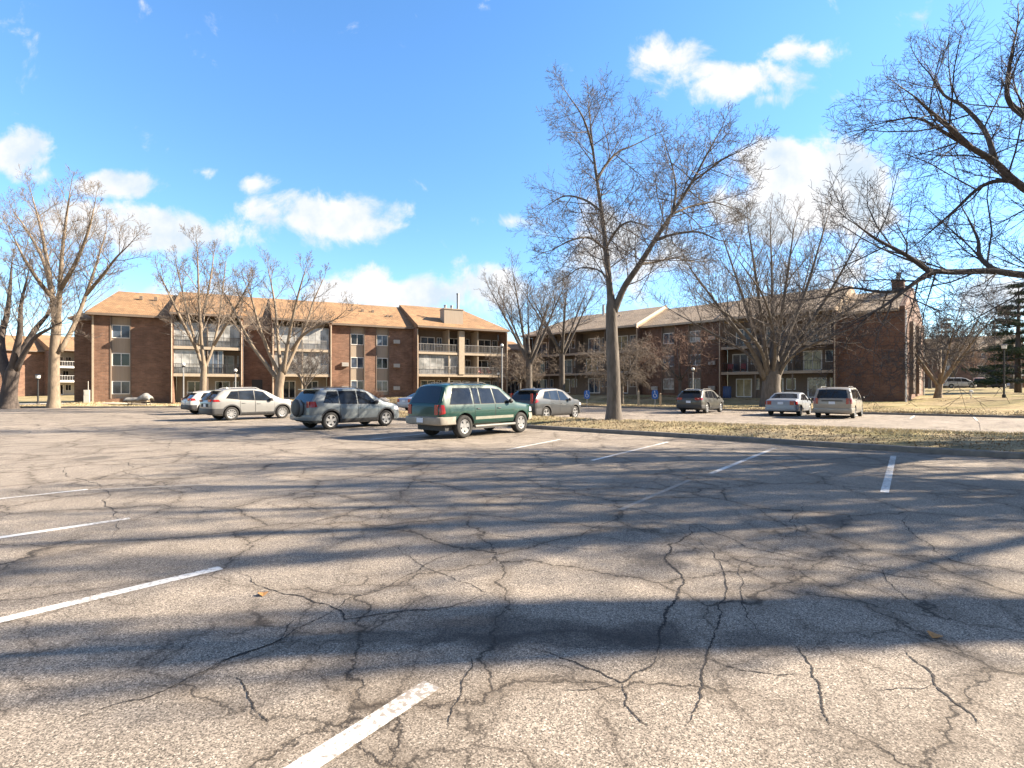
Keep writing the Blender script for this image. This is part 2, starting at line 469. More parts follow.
M = {}
M['asphalt'] = asphaltmat()
M['paint'] = paintmat()
M['faint_paint'] = mat('faded_line', (.27, .24, .205), .85, .3, 20)
M['crack'] = mat('crack', (.03, .025, .022), .95, .3, 30)
M['kerb'] = mat('kerb_concrete', (.17, .153, .137), .85, .25, 5, bump=.3, bscale=40)
M['concrete'] = mat('concrete', (.42, .38, .33), .85, .15, 3, bump=.2, bscale=30)
M['ground'] = grassmat('field', (.30, .23, .12), (.22, .17, .09), (.13, .13, .05), (.12, .09, .055), .3)
M['lawn'] = grassmat('dry_lawn', (.43, .345, .20), (.32, .25, .14), (.22, .20, .085), (.17, .125, .075), .6)
M['island'] = grassmat('island_turf', (.43, .355, .22), (.30, .24, .145), (.21, .19, .08), (.15, .11, .07), 1.0)
M['blade'] = mat('dry_blades', (.45, .375, .235), .9, .35, 3)
M['litter'] = mat('litter_and_shade', (.19, .125, .07), .9, .4, 6)
M['brick'] = brickmat('brown_brick', (.24, .13, .083), (.155, .08, .052), (.19, .135, .10))
M['brick_shaded'] = brickmat('shaded_brick', (.17, .082, .052), (.115, .055, .037), (.14, .10, .075))  # the brown brick again, darkened in colour for the house front in shade
M['roof'] = shinglemat('brown_shingles', (.335, .20, .10), (.24, .142, .072))
M['roof_grey'] = shinglemat('weather_and_light_shingles', (.36, .275, .19), (.27, .205, .14))  # greyer than the brown shingles: weathering plus grazing light put into the colour
M['trim'] = mat('cream_trim', (.43, .35, .26), .7, .12, 3)
M['siding'] = mat('tan_siding', (.34, .275, .21), .75, .10, 2, stretch=(8, 8, .3))
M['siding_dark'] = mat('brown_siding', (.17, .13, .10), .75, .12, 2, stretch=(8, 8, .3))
M['siding_grey'] = mat('pale_panel', (.45, .43, .40), .75, .10, 2, stretch=(8, 8, .3))
M['white'] = mat('white_frame', (.72, .71, .68), .5, .06, 8)
M['rail'] = mat('dark_rail', (.045, .04, .038), .5, .2, 8)
M['rail_light'] = mat('grey_rail', (.30, .29, .28), .5, .15, 8)
M['rail_white'] = mat('white_rail', (.66, .65, .63), .5, .1, 8)
M['pane'] = glassmat('window_glass', (.075, .095, .13))  # blue in the base colour stands in for reflected sky
M['pane_curtain'] = glassmat('curtained_glass', (.34, .34, .33), .12)
M['pane_yellow'] = glassmat('blind_glass', (.30, .26, .15), .12)
M['pane_dark'] = glassmat('dark_glass', (.02, .022, .026))
M['metal'] = mat('galvanised', (.32, .32, .32), .45, .2, 12, metal=.6)
M['black'] = mat('black_metal', (.018, .018, .02), .5, .25, 12)
M['lamp'] = mat('lamp_globe', (.75, .74, .70), .35, .05, 5)
M['bark'] = mat('bark', (.112, .096, .082), .95, .38, 7, bump=.9, bscale=18, stretch=(1, 1, .25))
M['bark_tan'] = mat('bark_tan', (.205, .16, .115), .95, .3, 7, bump=.9, bscale=18, stretch=(1, 1, .25))
M['bark_dark'] = mat('bark_dark', (.075, .06, .052), .95, .35, 7, bump=.9, bscale=18, stretch=(1, 1, .25))
M['twig'] = mat('twig', (.105, .088, .078), .9, .3, 3)
M['twig_tan'] = mat('twig_tan', (.175, .14, .11), .9, .3, 3)
M['twig_red'] = mat('twig_red', (.20, .125, .09), .9, .3, 3)
M['twig_dark'] = mat('twig_dark', (.055, .046, .044), .9, .3, 3)
M['needle'] = mat('needles', (.035, .06, .025), .8, .45, 2)
M['blue'] = mat('blue_sign', (.025, .11, .36), .5, .12, 6)
M['tarp'] = mat('grey_tarp', (.22, .215, .205), .6, .2, 6, bump=.5)
M['red'] = mat('dark_red_plastic', (.18, .025, .025), .5, .2, 6)
M['wood'] = mat('weathered_wood', (.40, .31, .21), .8, .25, 8)
M['leaf'] = mat('dead_leaf', (.36, .18, .06), .8, .3, 60)

# ------------------------------------------------------------------ the ground
def far_edge(x):
    """y of the kerb where the lawn in front of the houses begins"""
    if x >= 1.6:
        t = (x - U.x * 41.0) / T.x
        return max(4.0, U.y * 41.0 + T.y * t)
    pts = [(1.6, far_edge(1.6001)), (-6.0, 54.5), (-12.5, 55.0), (-22, 50.0), (-32, 46.5), (-45, 45.0), (-160, 43.0)]
    for (a, ya), (b, yb) in zip(pts, pts[1:]):
        if b <= x <= a:
            return ya + (yb - ya) * (a - x) / (a - b)
    return 43.0


HP = [(35.9, 46.8, .5), (25, 56, .75), (16, 64.5, 1.0), (5, 74, 1.1), (-1, 70, .9), (-13, 65, .75), (-28, 57, .55), (-41, 50, .42), (41.3, 43, .93),
      (48, 52, 1.1), (60, 66, 1.35), (81, 90, 1.95), (110, 120, 2.3), (0, 130, 2.2), (-60, 110, 1.2), (-80, 60, .5), (60, 50, 1.25), (70, 40, 1.2), (90, 160, 2.6), (44, 60, .9)]
for x_ in range(-150, 80, 6):
    HP.append((x_, far_edge(x_) + .3, .13))
HPA = np.array(HP)


def gz(x, y):
    if y < far_edge(x):
        return 0.0
    d2 = (HPA[:, 0] - x) ** 2 + (HPA[:, 1] - y) ** 2 + 1.5
    w = d2 ** -1.6
    return float((w * HPA[:, 2]).sum() / w.sum())


b = MB()
n_ = 48
b.add([(2600 * math.cos(2 * math.pi * i / n_), 2600 * math.sin(2 * math.pi * i / n_), -.06) for i in range(n_)], [tuple(range(n_))])
tag(b.build('ground', M['ground'], fix=False), kind='structure')

b = MB()
b.add([(-170, -40, 0), (110, -40, 0), (110, 75, 0), (-170, 75, 0)], [(0, 1, 2, 3)])
tag(b.build('parking_lot', M['asphalt'], fix=False), kind='structure')

# lawn sheet rising to the houses
b = MB()
xs = np.concatenate([np.arange(-150, -50, 5), np.arange(-50, 70, 1.5), np.arange(70, 170, 5)])
dd = [0, .4, .9, 1.5, 2.3, 3.3, 4.5, 6, 8, 10.5, 13, 16, 20, 25, 31, 38, 46, 56, 68, 82, 100, 125, 160]
vv = []
for x in xs:
    ye = far_edge(x) + .16
    for d in dd:
        y = ye + d
        z = gz(x, y)
        z += .05 * mnoise.noise((x * .5, y * .5, 3)) * min(1, d)
        vv.append((x, y, z + (0.0 if d else -.02)))
nd = len(dd)
ff = [(i * nd + j, (i + 1) * nd + j, (i + 1) * nd + j + 1, i * nd + j + 1) for i in range(len(xs) - 1) for j in range(nd - 1)]
b.add(vv, ff)
tag(b.build('lawn', M['lawn'], smooth=180), kind='structure')


def ribbon_kerb(pts, wid, h, name, side=1, base=-.03):
    """a kerb that follows a polyline; its top is wid wide to the left of the line"""
    b = MB()
    pts = [Vector((p[0], p[1], 0)) for p in pts]
    n = len(pts)
    nr = []
    for i in range(n):
        d = (pts[min(i + 1, n - 1)] - pts[max(i - 1, 0)]).normalized()
        nr.append(Vector((-d.y, d.x, 0)) * side)
    sec = [(0, base), (0.0, h - .03), (.03, h), (wid, h), (wid, base)]
    m = len(sec)
    vs_ = []
    for p, q in zip(pts, nr):
        for (o, z) in sec:
            vs_.append(p + q * o + Vector((0, 0, z)))
    fs_ = [(i * m + k, (i + 1) * m + k, (i + 1) * m + k + 1, i * m + k + 1) for i in range(n - 1) for k in range(m - 1)]
    fs_ += [tuple(range(m)), tuple(range((n - 1) * m, n * m))]
    b.add(vs_, fs_)
    return tag(b.build(name, M['kerb'], smooth=40), kind='structure')


ribbon_kerb([(x, far_edge(x)) for x in np.arange(-150, 50, 2.0)], .18, .13, 'kerb')


# island between the two lots
def isl_front(t):
    return 16.7 + .05 * math.sin(t * .7)


def isl_back(t):
    return 20.8 + max(0, (t + 16) * .15)


def round_end(t, t0, t1, r=1.8):
    """how far the two edges have closed in near the ends (0 open, 1 shut)"""
    e = min(t - t0, t1 - t)
    if e >= r:
        return 1.0
    return math.sqrt(max(0.0, 1 - ((r - e) / r) ** 2))


IT0, IT1 = -34.0, 34.0
ts = [IT0 + .02, IT0 + .15, IT0 + .4, IT0 + .8, IT0 + 1.3] + list(np.arange(IT0 + 1.8, IT1 - 1.7, .5)) + [IT1 - 1.3, IT1 - .8, IT1 - .4, IT1 - .15, IT1 - .02]


def isl_pt(t, v, inset=0.0):
    a, c = isl_front(t), isl_back(t)
    mid, hw = (a + c) / 2, (c - a) / 2 * round_end(t, IT0, IT1)
    hw = max(.02, hw - inset)
    return mid + (2 * v - 1) * hw


def isl_z(t, v):
    p = ST(isl_pt(t, v), t)
    return .125 + .17 * math.sin(math.pi * v) ** .8 + .05 * mnoise.noise((p.x * .8, p.y * .8, 0)) * math.sin(math.pi * v)


fr = [ST(isl_pt(t, 0), t) for t in ts]
bk = [ST(isl_pt(t, 1), t) for t in ts]
loop = fr + bk[::-1]
ribbon_kerb([(p.x, p.y) for p in fr + bk[::-1] + [fr[0]]], .17, .14, 'kerb')
b = MB()
nv = 14
vv = []
for t in ts:
    for j in range(nv + 1):
        v = j / nv
        s = isl_pt(t, v, .15)
        vv.append(ST(s, t, isl_z(t, v)))
ff = [(i * (nv + 1) + j, (i + 1) * (nv + 1) + j, (i + 1) * (nv + 1) + j + 1, i * (nv + 1) + j + 1) for i in range(len(ts) - 1) for j in range(nv)]
b.add(vv, ff)
tag(b.build('island', M['island'], smooth=180), kind='structure')


def line(s0, s1, t0, t1=None, w=.105, m='paint', z=.004):
    t1 = t0 if t1 is None else t1
    a, c = ST(s0, t0, z), ST(s1, t1, z)
    d = (c - a).normalized()
    q = Vector((-d.y, d.x, 0)) * (w / 2)
    b = MB()
    n = 6
    vv = []
    for i in range(n + 1):
        p = a.lerp(c, i / n)
        vv += [p + q, p - q]
    b.add(vv, [(2 * i, 2 * i + 1, 2 * i + 3, 2 * i + 2) for i in range(n)])
    tag(b.build('parking_line', M[m], fix=False), kind='structure')


def line_px(a, c, w=.105, m='paint'):
    A, C = W(*a), W(*c)
    line(A.dot(U), C.dot(U), A.dot(T), C.dot(T), w, m)


line_px((432, 685), (250, 802), .12)
line_px((221, 568), (-140, 654), .115)
line_px((130, 518.5), (-150, 560), .11)
line_px((88, 489.5), (-160, 516), .10)
line_px((210, 484.5), (90, 490), .10, 'faint_paint')
line_px((893.5, 456), (884.5, 492.5), .11)
line_px((775, 448), (710, 474), .105)
line_px((668, 442), (592, 460.5), .10)
line_px((560, 439.5), (506, 450), .10)
line_px((432, 433), (370, 439.5), .10)
for t in (-14.7, -17.4, -20.2, -23, -25.8, -28.6, -31.4):
    line(10.5, 15.6, t, m='faint_paint')
line_px((690, 480), (620, 510), .08, 'faint_paint')
for t in (12.1, 9.35, 6.6, 3.85, 1.1, -1.65, -4.4, -7.15, -9.9, -12.65, -15.4, -18.1):
    line(36.2, 40.6, t)


def crack(pts, w):
    """a jagged open crack through points of the picture's ground"""
    P = [W(*p) for p in pts]
    for it in range(5):
        Q = [P[0]]
        for a, c in zip(P, P[1:]):
            d = c - a
            m_ = (a + c) / 2 + Vector((-d.y, d.x, 0)) * random.uniform(-.10, .10)
            Q += [m_, c]
        P = Q
    b = MB()
    vv = []
    for i, p in enumerate(P):
        d = (P[min(i + 1, len(P) - 1)] - P[max(i - 1, 0)]).normalized()
        q = Vector((-d.y, d.x, 0)) * w * .45 * random.uniform(.25, 1.6) * min(1.0, .08 + 5 * i / len(P), .08 + 5 * (len(P) - 1 - i) / len(P))
        vv += [p + q + Vector((0, 0, .003)), p - q + Vector((0, 0, .003))]
    b.add(vv, [(2 * i, 2 * i + 1, 2 * i + 3, 2 * i + 2) for i in range(len(P) - 1)])
    return b


CR = MB()
for pts, w in [
    ([(380, 466), (470, 490), (560, 500), (640, 510), (693, 523), (745, 547), (860, 570), (940, 580), (1060, 600)], .012),
    ([(693, 523), (690, 535), (668, 545), (667, 562), (684, 580), (678, 598), (664, 615), (660, 640), (658, 655)], .022),
    ([(658, 655), (645, 670), (622, 683), (600, 672), (575, 662), (520, 648)], .013),
    ([(693, 523), (725, 575), (718, 605), (712, 640), (702, 670), (700, 700), (684, 728)], .012),
    ([(790, 640), (812, 675), (822, 705), (832, 728)], .012),
    ([(905, 650), (935, 685), (985, 728)], .013),
    ([(885, 568), (905, 597), (960, 625)], .008),
    ([(760, 640), (740, 588), (783, 545)], .007),
    ([(575, 545), (600, 525), (625, 511)], .010),
    ([(460, 540), (480, 532), (560, 548), (640, 552)], .008),
    ([(235, 570), (300, 596), (345, 620), (430, 610), (500, 590)], .013),
    ([(195, 672), (255, 650), (305, 625), (345, 600), (420, 570), (470, 535)], .010),
    ([(205, 674), (280, 640), (300, 615)], .008),
    ([(520, 600), (455, 580), (400, 545), (360, 560)], .006),
    ([(470, 652), (462, 690), (450, 730)], .008),
    ([(622, 683), (625, 705), (650, 728)], .010),
    ([(80, 462), (100, 485), (118, 540)], .014),
    ([(60, 455), (150, 480), (215, 500)], .010),
    ([(60, 725), (140, 700), (225, 660), (300, 640)], .010),
    ([(225, 675), (250, 700), (270, 728)], .008),
    ([(130, 470), (260, 478), (330, 470)], .010),
    ([(250, 452), (330, 470), (380, 466)], .010),
    ([(0, 440), (40, 428), (95, 420)], .02), ([(120, 418), (170, 440), (150, 452), (60, 455)], .018),
    ([(800, 500), (790, 520), (775, 545)], .009), ([(910, 515), (908, 530), (950, 560), (1010, 578)], .012),
    ([(690, 655), (740, 670), (812, 675)], .006), ([(870, 690), (935, 685)], .005), ([(560, 690), (622, 683)], .006),
]:
    c_ = crack(pts, w)
    CR.add(c_.v, c_.f)
tag(CR.build('asphalt_cracks', M['crack'], fix=False), kind='structure')


# grass blades standing in the turf (nobody could count them)
def tufts(name, pts, h, mtl, w=.012):
    n = len(pts)
    P = np.array(pts)
    hh = h * rng.uniform(.4, 1.3, n)
    a = rng.uniform(0, 2 * math.pi, n)
    ln = rng.normal(0, .6, (n, 2)) * hh[:, None]
    v = np.zeros((n, 3, 3))
    v[:, 0] = P; v[:, 1] = P; v[:, 2] = P
    ww = w * rng.uniform(.6, 1.8, n)
    v[:, 0, 0] -= np.cos(a) * ww; v[:, 0, 1] -= np.sin(a) * ww
    v[:, 1, 0] += np.cos(a) * ww; v[:, 1, 1] += np.sin(a) * ww
    v[:, 2, :2] += ln; v[:, 2, 2] += hh
    v[:, :2, 2] -= .01
    me = bpy.data.meshes.new(name)
    me.from_pydata(v.reshape(-1, 3).tolist(), [], np.arange(3 * n).reshape(n, 3).tolist())
    me.materials.append(mtl)
    o = bpy.data.objects.new(name, me)
    COL.objects.link(o)
    return tag(o, kind='stuff')


pts = []
pl = []
while len(pts) < 34000:
    t = random.uniform(-33, 14); v = random.random()
    p = ST(isl_pt(t, v, .17), t)
    dn = mnoise.noise((p.x * .9, p.y * .9, 7)) + .25 * mnoise.noise((p.x * 4, p.y * 4, 1)) + (.30 if v > .38 else -.38)
    z = isl_z(t, v)
    if dn > random.uniform(-.12, .45):
        pts.append((p.x, p.y, z))
    elif len(pl) < 16000 and random.random() < .6:
        pl.append((p.x, p.y, z))
tufts('dry_grass', pts, .085, M['blade'])
tufts('leaves_and_shade', pl, .03, M['litter'], .022)
pts = []
while len(pts) < 26000:
    x = random.uniform(-45, 45); d = random.random() ** 1.6 * 9
    y = far_edge(x) + .2 + d
    if y < abs(x) * .95:
        continue
    if mnoise.noise((x * .6, y * .6, 2)) > random.uniform(-.5, .4):
        pts.append((x, y, gz(x, y)))
tufts('dry_grass', pts, .09, M['blade'], .02)
pts = []
while len(pts) < 14000:
    x = random.uniform(-30, 62); d = random.random() ** 1.4 * 26
    y = far_edge(x) + .2 + d
    if y < abs(x) * .95:
        continue
    if mnoise.noise((x * .25, y * .25, 9)) + .3 * mnoise.noise((x, y, 4)) > .12 + (.25 if d > 3 else -.1):
        pts.append((x, y, gz(x, y) + .02))
tufts('leaves_and_shade', pts, .03, M['litter'], .06)  # leaf litter by the kerb; farther dark flecks stand in for tree shade

# pale concrete walk in front of the left house
b = MB()
pw = [(-52, 47.6), (-44, 47.9), (-38.5, 48.4), (-35, 49.0)]
vv = []
for (x, y) in pw:
    for o in (0, 1.3):
        vv.append((x, y + o, gz(x, y + o) + .06))
b.add(vv, [(2 * i, 2 * i + 1, 2 * i + 3, 2 * i + 2) for i in range(len(pw) - 1)])
tag(b.build('path', M['concrete'], fix=False), kind='structure')


# ------------------------------------------------------------------ apartment houses
H = 2.8


class House:
    """local frame: x runs along the front, y inwards, z up"""

    def __init__(self, name, origin, az, label, cat, roofmat):
        self.root = empty(name, (origin[0], origin[1], 0), label, cat, rz=R(90 - az))
        self.rm = roofmat
        self.k = 0

    def box(self, name, mtl, *bx):
        b = MB()
        for q in bx:
            b.box(*q)
        return b.build(name, M[mtl], self.root)

    def window(self, k0, k1, z0, z1, y, name='window', pane=None, mull=1, fw=.08, fm='white'):
        """frame stands just proud of the face y, panes lie a little behind the frame's front"""
        b = MB()
        ya, yb = y - .05, y + .02
        b.box(k0, k0 + fw, ya, yb, z0, z1); b.box(k1 - fw, k1, ya, yb, z0, z1)
        b.box(k0 + fw, k1 - fw, ya, yb, z0, z0 + fw); b.box(k0 + fw, k1 - fw, ya, yb, z1 - fw, z1)
        for i in range(mull):
            c = k0 + (k1 - k0) * (i + 1) / (mull + 1)
            b.box(c - fw * .4, c + fw * .4, ya + .012, yb, z0 + fw, z1 - fw)
        f = b.build(name, M[fm], self.root)
        if pane is None:
            pane = random.choice(['pane', 'pane', 'pane_dark', 'pane_curtain'])
        g = MB()
        g.box(k0 + fw * .5, k1 - fw * .5, y - .022, y - .012, z0 + fw * .5, z1 - fw * .5)
        g.build('pane', M[pane], f)
        return f

    def roof(self, k0, k1, ye, yb, ze, rise, yr, hip0=0.0, hip1=0.0, th=.2):
        """two slopes from the front eave (ye, ze) over the ridge (yr) to the back eave"""
        b = MB()
        z1 = ze + rise
        a0, a1 = k0, k1
        vs_ = [(a0, ye, ze), (a1, ye, ze), (a1, yb, ze), (a0, yb, ze),
               (a0, ye, ze + th), (a1, ye, ze + th), (a1, yb, ze + th), (a0, yb, ze + th),
               (a0 + hip0, yr, z1 + th), (a1 - hip1, yr, z1 + th)]
        b.add(vs_, [(0, 3, 2, 1), (0, 1, 5, 4), (1, 2, 6, 5), (2, 3, 7, 6), (3, 0, 4, 7), (4, 5, 9, 8), (6, 7, 8, 9), (5, 6, 9), (7, 4, 8)])
        o = b.build('roof', M[self.rm], self.root)
        f = MB()
        f.box(k0 + .02, k1 - .02, ye - .035, ye - .004, ze - .04, ze + th - .015)
        f.build('fascia', M['siding_dark'] if self.rm == 'roof' else M['trim'], o)
        return o

    def wall(self, k0, k1, y, yb, z1, z0=-.8, mtl='brick', strips=(), z_floor=0.5, strip_m='siding', curt=None):
        """brick wall with tall recessed strips of panel that hold three windows one over another"""
        b = MB()
        c = k0
        for (s0, s1) in strips:
            b.box(c, s0, y, y + .45, z0, z1)
            c = s1
            b.box(s0, s1, y + .02, y + .45, z0, z_floor + .35)
        b.box(c, k1, y, y + .45, z0, z1)
        w = b.build('brick_wall', M[mtl], self.root)
        for n, (s0, s1) in enumerate(strips):
            p = MB()
            p.box(s0, s1, y + .28, y + .44, z_floor + .351, z1)
            p.build('panel', M[strip_m], self.root)
            t = MB()
            t.box(s0 + .002, s0 + .09, y - .04, y + .279, z_floor + .352, z1); t.box(s1 - .09, s1 - .002, y - .04, y + .279, z_floor + .352, z1)
            t.build('strip_trim', M['siding_dark'], self.root)
            for fl in range(3):
                zz = z_floor + fl * H + .78
                self.window(s0 + .1, s1 - .1, zz, zz + 1.32, y + .28, pane=(curt[(n + fl) % len(curt)] if curt else None))
        return w

    def balcony(self, k0, k1, z0, z1, proj, bays=2, rail='rail', back='siding', y_back=.9, fin='brick', sheer=None, doors=None, railstep=.14, fins=True, ledge='trim'):
        yf = -proj
        if fins:
            for (a, c) in ((k0, k0 + .28), (k1 - .28, k1)):
                b = MB()
                b.box(a, c, yf, y_back, -.8, z1)
                b.build('brick_wall', M[fin], self.root)
            t = MB()
            t.tube([(k0 + .14, yf - .06, z0 - .1), (k0 + .14, yf - .06, z1 - .15)], .06, 6)
            t.build('downspout', M['trim'], self.root)
            t = MB()
            t.tube([(k1 - .14, yf - .06, z0 - .1), (k1 - .14, yf - .06, z1 - .15)], .06, 6)
            t.build('downspout', M['trim'], self.root)
        a, c = k0 + .285, k1 - .285
        self.box('back_wall', back, (a, c, y_back, y_back + .3, -.8, z1))
        zc = [z0 - .12]
        for fl in (1, 2):
            zf = z0 + fl * H
            s = MB()
            s.box(a, c, yf + .03, y_back - .003, zf - .22, zf)
            o = s.build('balcony', M['siding_dark'], self.root)
            f = MB(); f.box(a, c, yf - .01, yf + .027, zf - .26, zf + .03); f.build('fascia', M[ledge], o)
            r = MB()
            r.box(a, c, yf + .03, yf + .07, zf + 1.0, zf + 1.05)
            r.box(a, c, yf + .035, yf + .065, zf + .1, zf + .14)
            x = a + .03
            while x < c:
                r.box(x, x + .028, yf + .04, yf + .062, zf + .14, zf + 1.0)
                x += railstep
            r.build('railing', M[rail], o)
            zc.append(zf)
        # bay posts
        for i in range(1, bays):
            x = a + (c - a) * i / bays
            p = MB()
            p.box(x - .07, x + .07, yf + .08, yf + .22, z0 - .1, z0 + H - .225)
            for fl in (1, 2):
                p.box(x - .05, x + .05, yf + .08, y_back - .004, z0 + fl * H, z0 + fl * H + (H - .225 if fl == 1 else z1 - z0 - 2 * H - .01))
            p.build('divider', M['siding_dark' if rail == 'rail' else 'trim'], self.root)
        # doors and windows on the back wall
        for fl in range(3):
            zf = z0 + fl * H
            for i in range(bays):
                x0 = a + (c - a) * i / bays + .35
                wbay = (c - a) / bays
                if doors:
                    pn = doors[(fl * bays + i) % len(doors)]
                else:
                    pn = random.choice(['pane', 'pane_dark', 'pane_curtain'])
                d0 = x0 + (.2 if (i + fl) % 2 else .6)
                dw = min(1.95, wbay * .48)
                self.window(d0, d0 + dw, zf + .05, zf + 2.12, y_back, 'sliding_door', pn, 1, .11)
                if wbay > 2.9:
                    w0 = d0 + dw + .28
                    self.window(w0, min(w0 + .95, x0 + wbay - .5), zf + .9, zf + 2.1, y_back, 'window', 'pane_dark' if pn == 'pane_dark' else 'pane', 1 if wbay > 4 else 0, .06)
        if sheer:
            for (fl, u0, u1, mt_) in sheer:
                zf = z0 + fl * H
                w0, w1 = a + (c - a) * u0 + .02, a + (c - a) * u1 - .02
                self.window(w0, w1, zf + .01, zf + H - .32, yf + .3, 'porch_screen', mt_, max(2, int((w1 - w0) / .8)), .05, 'siding_grey')

    def ac(self, k, z, y=0.0):
        b = MB(); b.box(k - .38, k + .38, y - .28, y - .003, z, z + .45)
        for i in range(5):
            b.box(k - .34, k + .34, y - .295, y - .281, z + .05 + i * .075, z + .085 + i * .075)
        b.build('air_conditioner', M['siding_grey'], self.root)

    def chimney(self, k0, k1, y0, y1, z0, z1, flues=2, mtl='siding', tall=None):
        o = self.box('chimney', mtl, (k0, k1, y0, y1, z0, z1), (k0 - .07, k1 + .07, y0 - .07, y1 + .07, z1 + .001, z1 + .14))
        for i in range(flues):
            f = MB()
            c = k0 + (k1 - k0) * (i + .5) / flues
            h = tall if (tall and i == flues - 1) else .55
            f.tube([(c, (y0 + y1) / 2, z1 + .1), (c, (y0 + y1) / 2, z1 + h)], .17, 10)
            f.tube([(c, (y0 + y1) / 2, z1 + h - .01), (c, (y0 + y1) / 2, z1 + h + .09)], .22, 10)
            f.build('flue', M['metal'], o)

    def vents(self, pts):
        b = MB()
        for (k, y, z) in pts:
            b.box(k - .14, k + .14, y - .15, y + .15, z - .2, z + .2)
        b.build('roof_vent', M['siding_dark'], self.root)


# left house, its front in the sun
h1 = House('apartment_building', (-41, 50), 63, 'long sunlit brown brick apartment house with tan shingle roof behind the silver car', 'apartment building', 'roof')
DEP = 13.5
h1.wall(-1.9, -.002, 2.2, 3, 8.7)
h1.wall(0, 6.54, 0, .45, 8.9, strips=[(1.39, 3.1)], z_floor=.4, curt=['pane', 'pane_dark', 'pane'])
h1.box('brick_wall', 'brick', (0, .4, .451, DEP, -.8, 8.9))
h1.box('brick_wall', 'brick', (-1.9, -1.5, 3.001, DEP, -.8, 8.7))
h1.box('corner_trim', 'trim', (-.03, .13, -.03, -.003, .3, 8.9))
h1.roof(-.45, 6.54, -.55, DEP + .5, 8.95, 3.3, 6.5, hip0=1.3)
h1.roof(-2.3, -.452, 1.7, DEP + .2, 8.6, 1.2, 5.5, hip0=1.0)
h1.balcony(6.54, 13.06, .45, 9.05, 1.5, 2, sheer=[(1, .0, .47, 'pane_curtain'), (1, .5, .74, 'pane'), (2, 0, .5, 'pane_curtain'), (2, .5, 1, 'pane_curtain')], doors=['pane_dark', 'pane_dark', 'pane', 'pane_curtain', 'pane_curtain', 'pane_curtain'])
h1.roof(6.54, 13.06, -2.1, DEP + .5, 9.25, 3.45, 6.5)
h1.wall(13.07, 15.79, .5, 1, 8.6, z_floor=.5)
h1.box('entrance_door', 'black', (13.9, 14.95, .44, .497, .45, 2.75))
h1.box('canopy_band', 'trim', (13.1, 15.76, .1, .49, 8.25, 8.75))
h1.box('parapet', 'siding_dark', (13.1, 15.76, .25, .95, 8.76, 9.5))
h1.roof(13.065, 15.795, .3, DEP + .5, 9.55, 3.1, 6.5)
h1.balcony(15.8, 22.1, .55, 9.1, 1.5, 2, sheer=[(1, 0, .5, 'pane_curtain'), (1, .5, 1, 'pane_curtain'), (2, 0, .5, 'pane_curtain'), (2, .5, 1, 'pane_curtain')], doors=['pane_dark', 'pane_dark'], rail='rail_light')
h1.roof(15.8, 22.1, -2.1, DEP + .5, 9.25, 3.45, 6.5)
h1.wall(22.1, 31.98, 0, .45, 9.2, strips=[(24.35, 26.08), (27.4, 29.0)], z_floor=.65, curt=['pane', 'pane', 'pane_dark'])
h1.roof(22.1, 31.98, -.55, DEP + .5, 9.25, 3.5, 6.5)
for z_ in (.65 + .95, .65 + H + .95):
    h1.ac(23.75, z_); h1.ac(29.9, z_)
h1.ac(29.9, .65 + 2 * H + 1.1)
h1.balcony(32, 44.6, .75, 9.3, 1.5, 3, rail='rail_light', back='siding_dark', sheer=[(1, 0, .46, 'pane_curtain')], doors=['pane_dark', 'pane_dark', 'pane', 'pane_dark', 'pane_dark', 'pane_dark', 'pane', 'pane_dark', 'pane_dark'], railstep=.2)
h1.box('chimney_chase', 'trim', (37.6, 38.35, -1.6, -1.0, 3.6, 9.2))
h1.roof(32, 44.6, -2.1, DEP + .5, 9.35, 3.75, 6.5, hip1=3.6)
h1.chimney(35.9, 38.5, -.7, .9, 9.6, 12.0, 3, 'siding', 2.2)
h1.vents([(3.3, 4.0, 11.5), (4.6, 4.0, 11.5), (26.5, 3.8, 11.7), (25.2, 3.8, 11.7), (27.8, 3.8, 11.7), (29.4, 2.6, 11.0), (29.9, 2.6, 11.0)])
# the link to the next house
h1.wall(44.61, 50.5, 4.2, 4.7, 7.4)
h1.window(45.2, 47.0, 1.0, 2.9, 4.2, 'entrance_window', 'pane_yellow', 2)
h1.window(47.3, 49.3, 1.0, 2.9, 4.2, 'entrance_window', 'pane_dark', 2)
h1.window(45.8, 47.2, 6.6, 7.3, 4.2, 'window', 'pane', 1)
h1.box('canopy_band', 'siding_dark', (44.62, 50.4, 3.1, 4.195, 3.15, 3.6))
h1.roof(44.61, 50.5, 3.6, DEP + .4, 7.45, 1.6, 8.5)

# right house, its front in the shade
EA = 43.5
ex, ey = math.sin(R(EA + 90)), math.cos(R(EA + 90))
cr = Vector((35.92, 46.8, 0))
L2 = 46.3
h2 = House('apartment_building', (cr.x - ex * L2, cr.y - ey * L2), EA + 90, 'brick apartment house behind the minivan, its front shade put into darker brick, its weathered roof greyed for grazing light', 'apartment building', 'roof_grey')
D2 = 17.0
h2.balcony(0, 19.6, 1.1, 9.55, 1.0, 4, rail='rail', fin='brick_shaded', back='siding_dark', doors=['pane', 'pane_dark', 'pane', 'pane_dark', 'pane', 'pane', 'pane_yellow', 'pane_dark', 'pane', 'pane_dark', 'pane', 'pane_yellow'], railstep=.22, ledge='siding')  # back siding picked darker to carry the shade of this front
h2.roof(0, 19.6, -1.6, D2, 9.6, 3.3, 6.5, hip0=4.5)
h2.wall(19.6, 29.69, 0, .45, 9.4, strips=[(22.3, 24.0), (25.7, 27.3)], z_floor=.9, strip_m='siding_dark', mtl='brick_shaded', curt=['pane_curtain', 'pane', 'pane'])
h2.roof(19.61, 29.69, -.55, D2, 9.45, 3.0, 6.5)
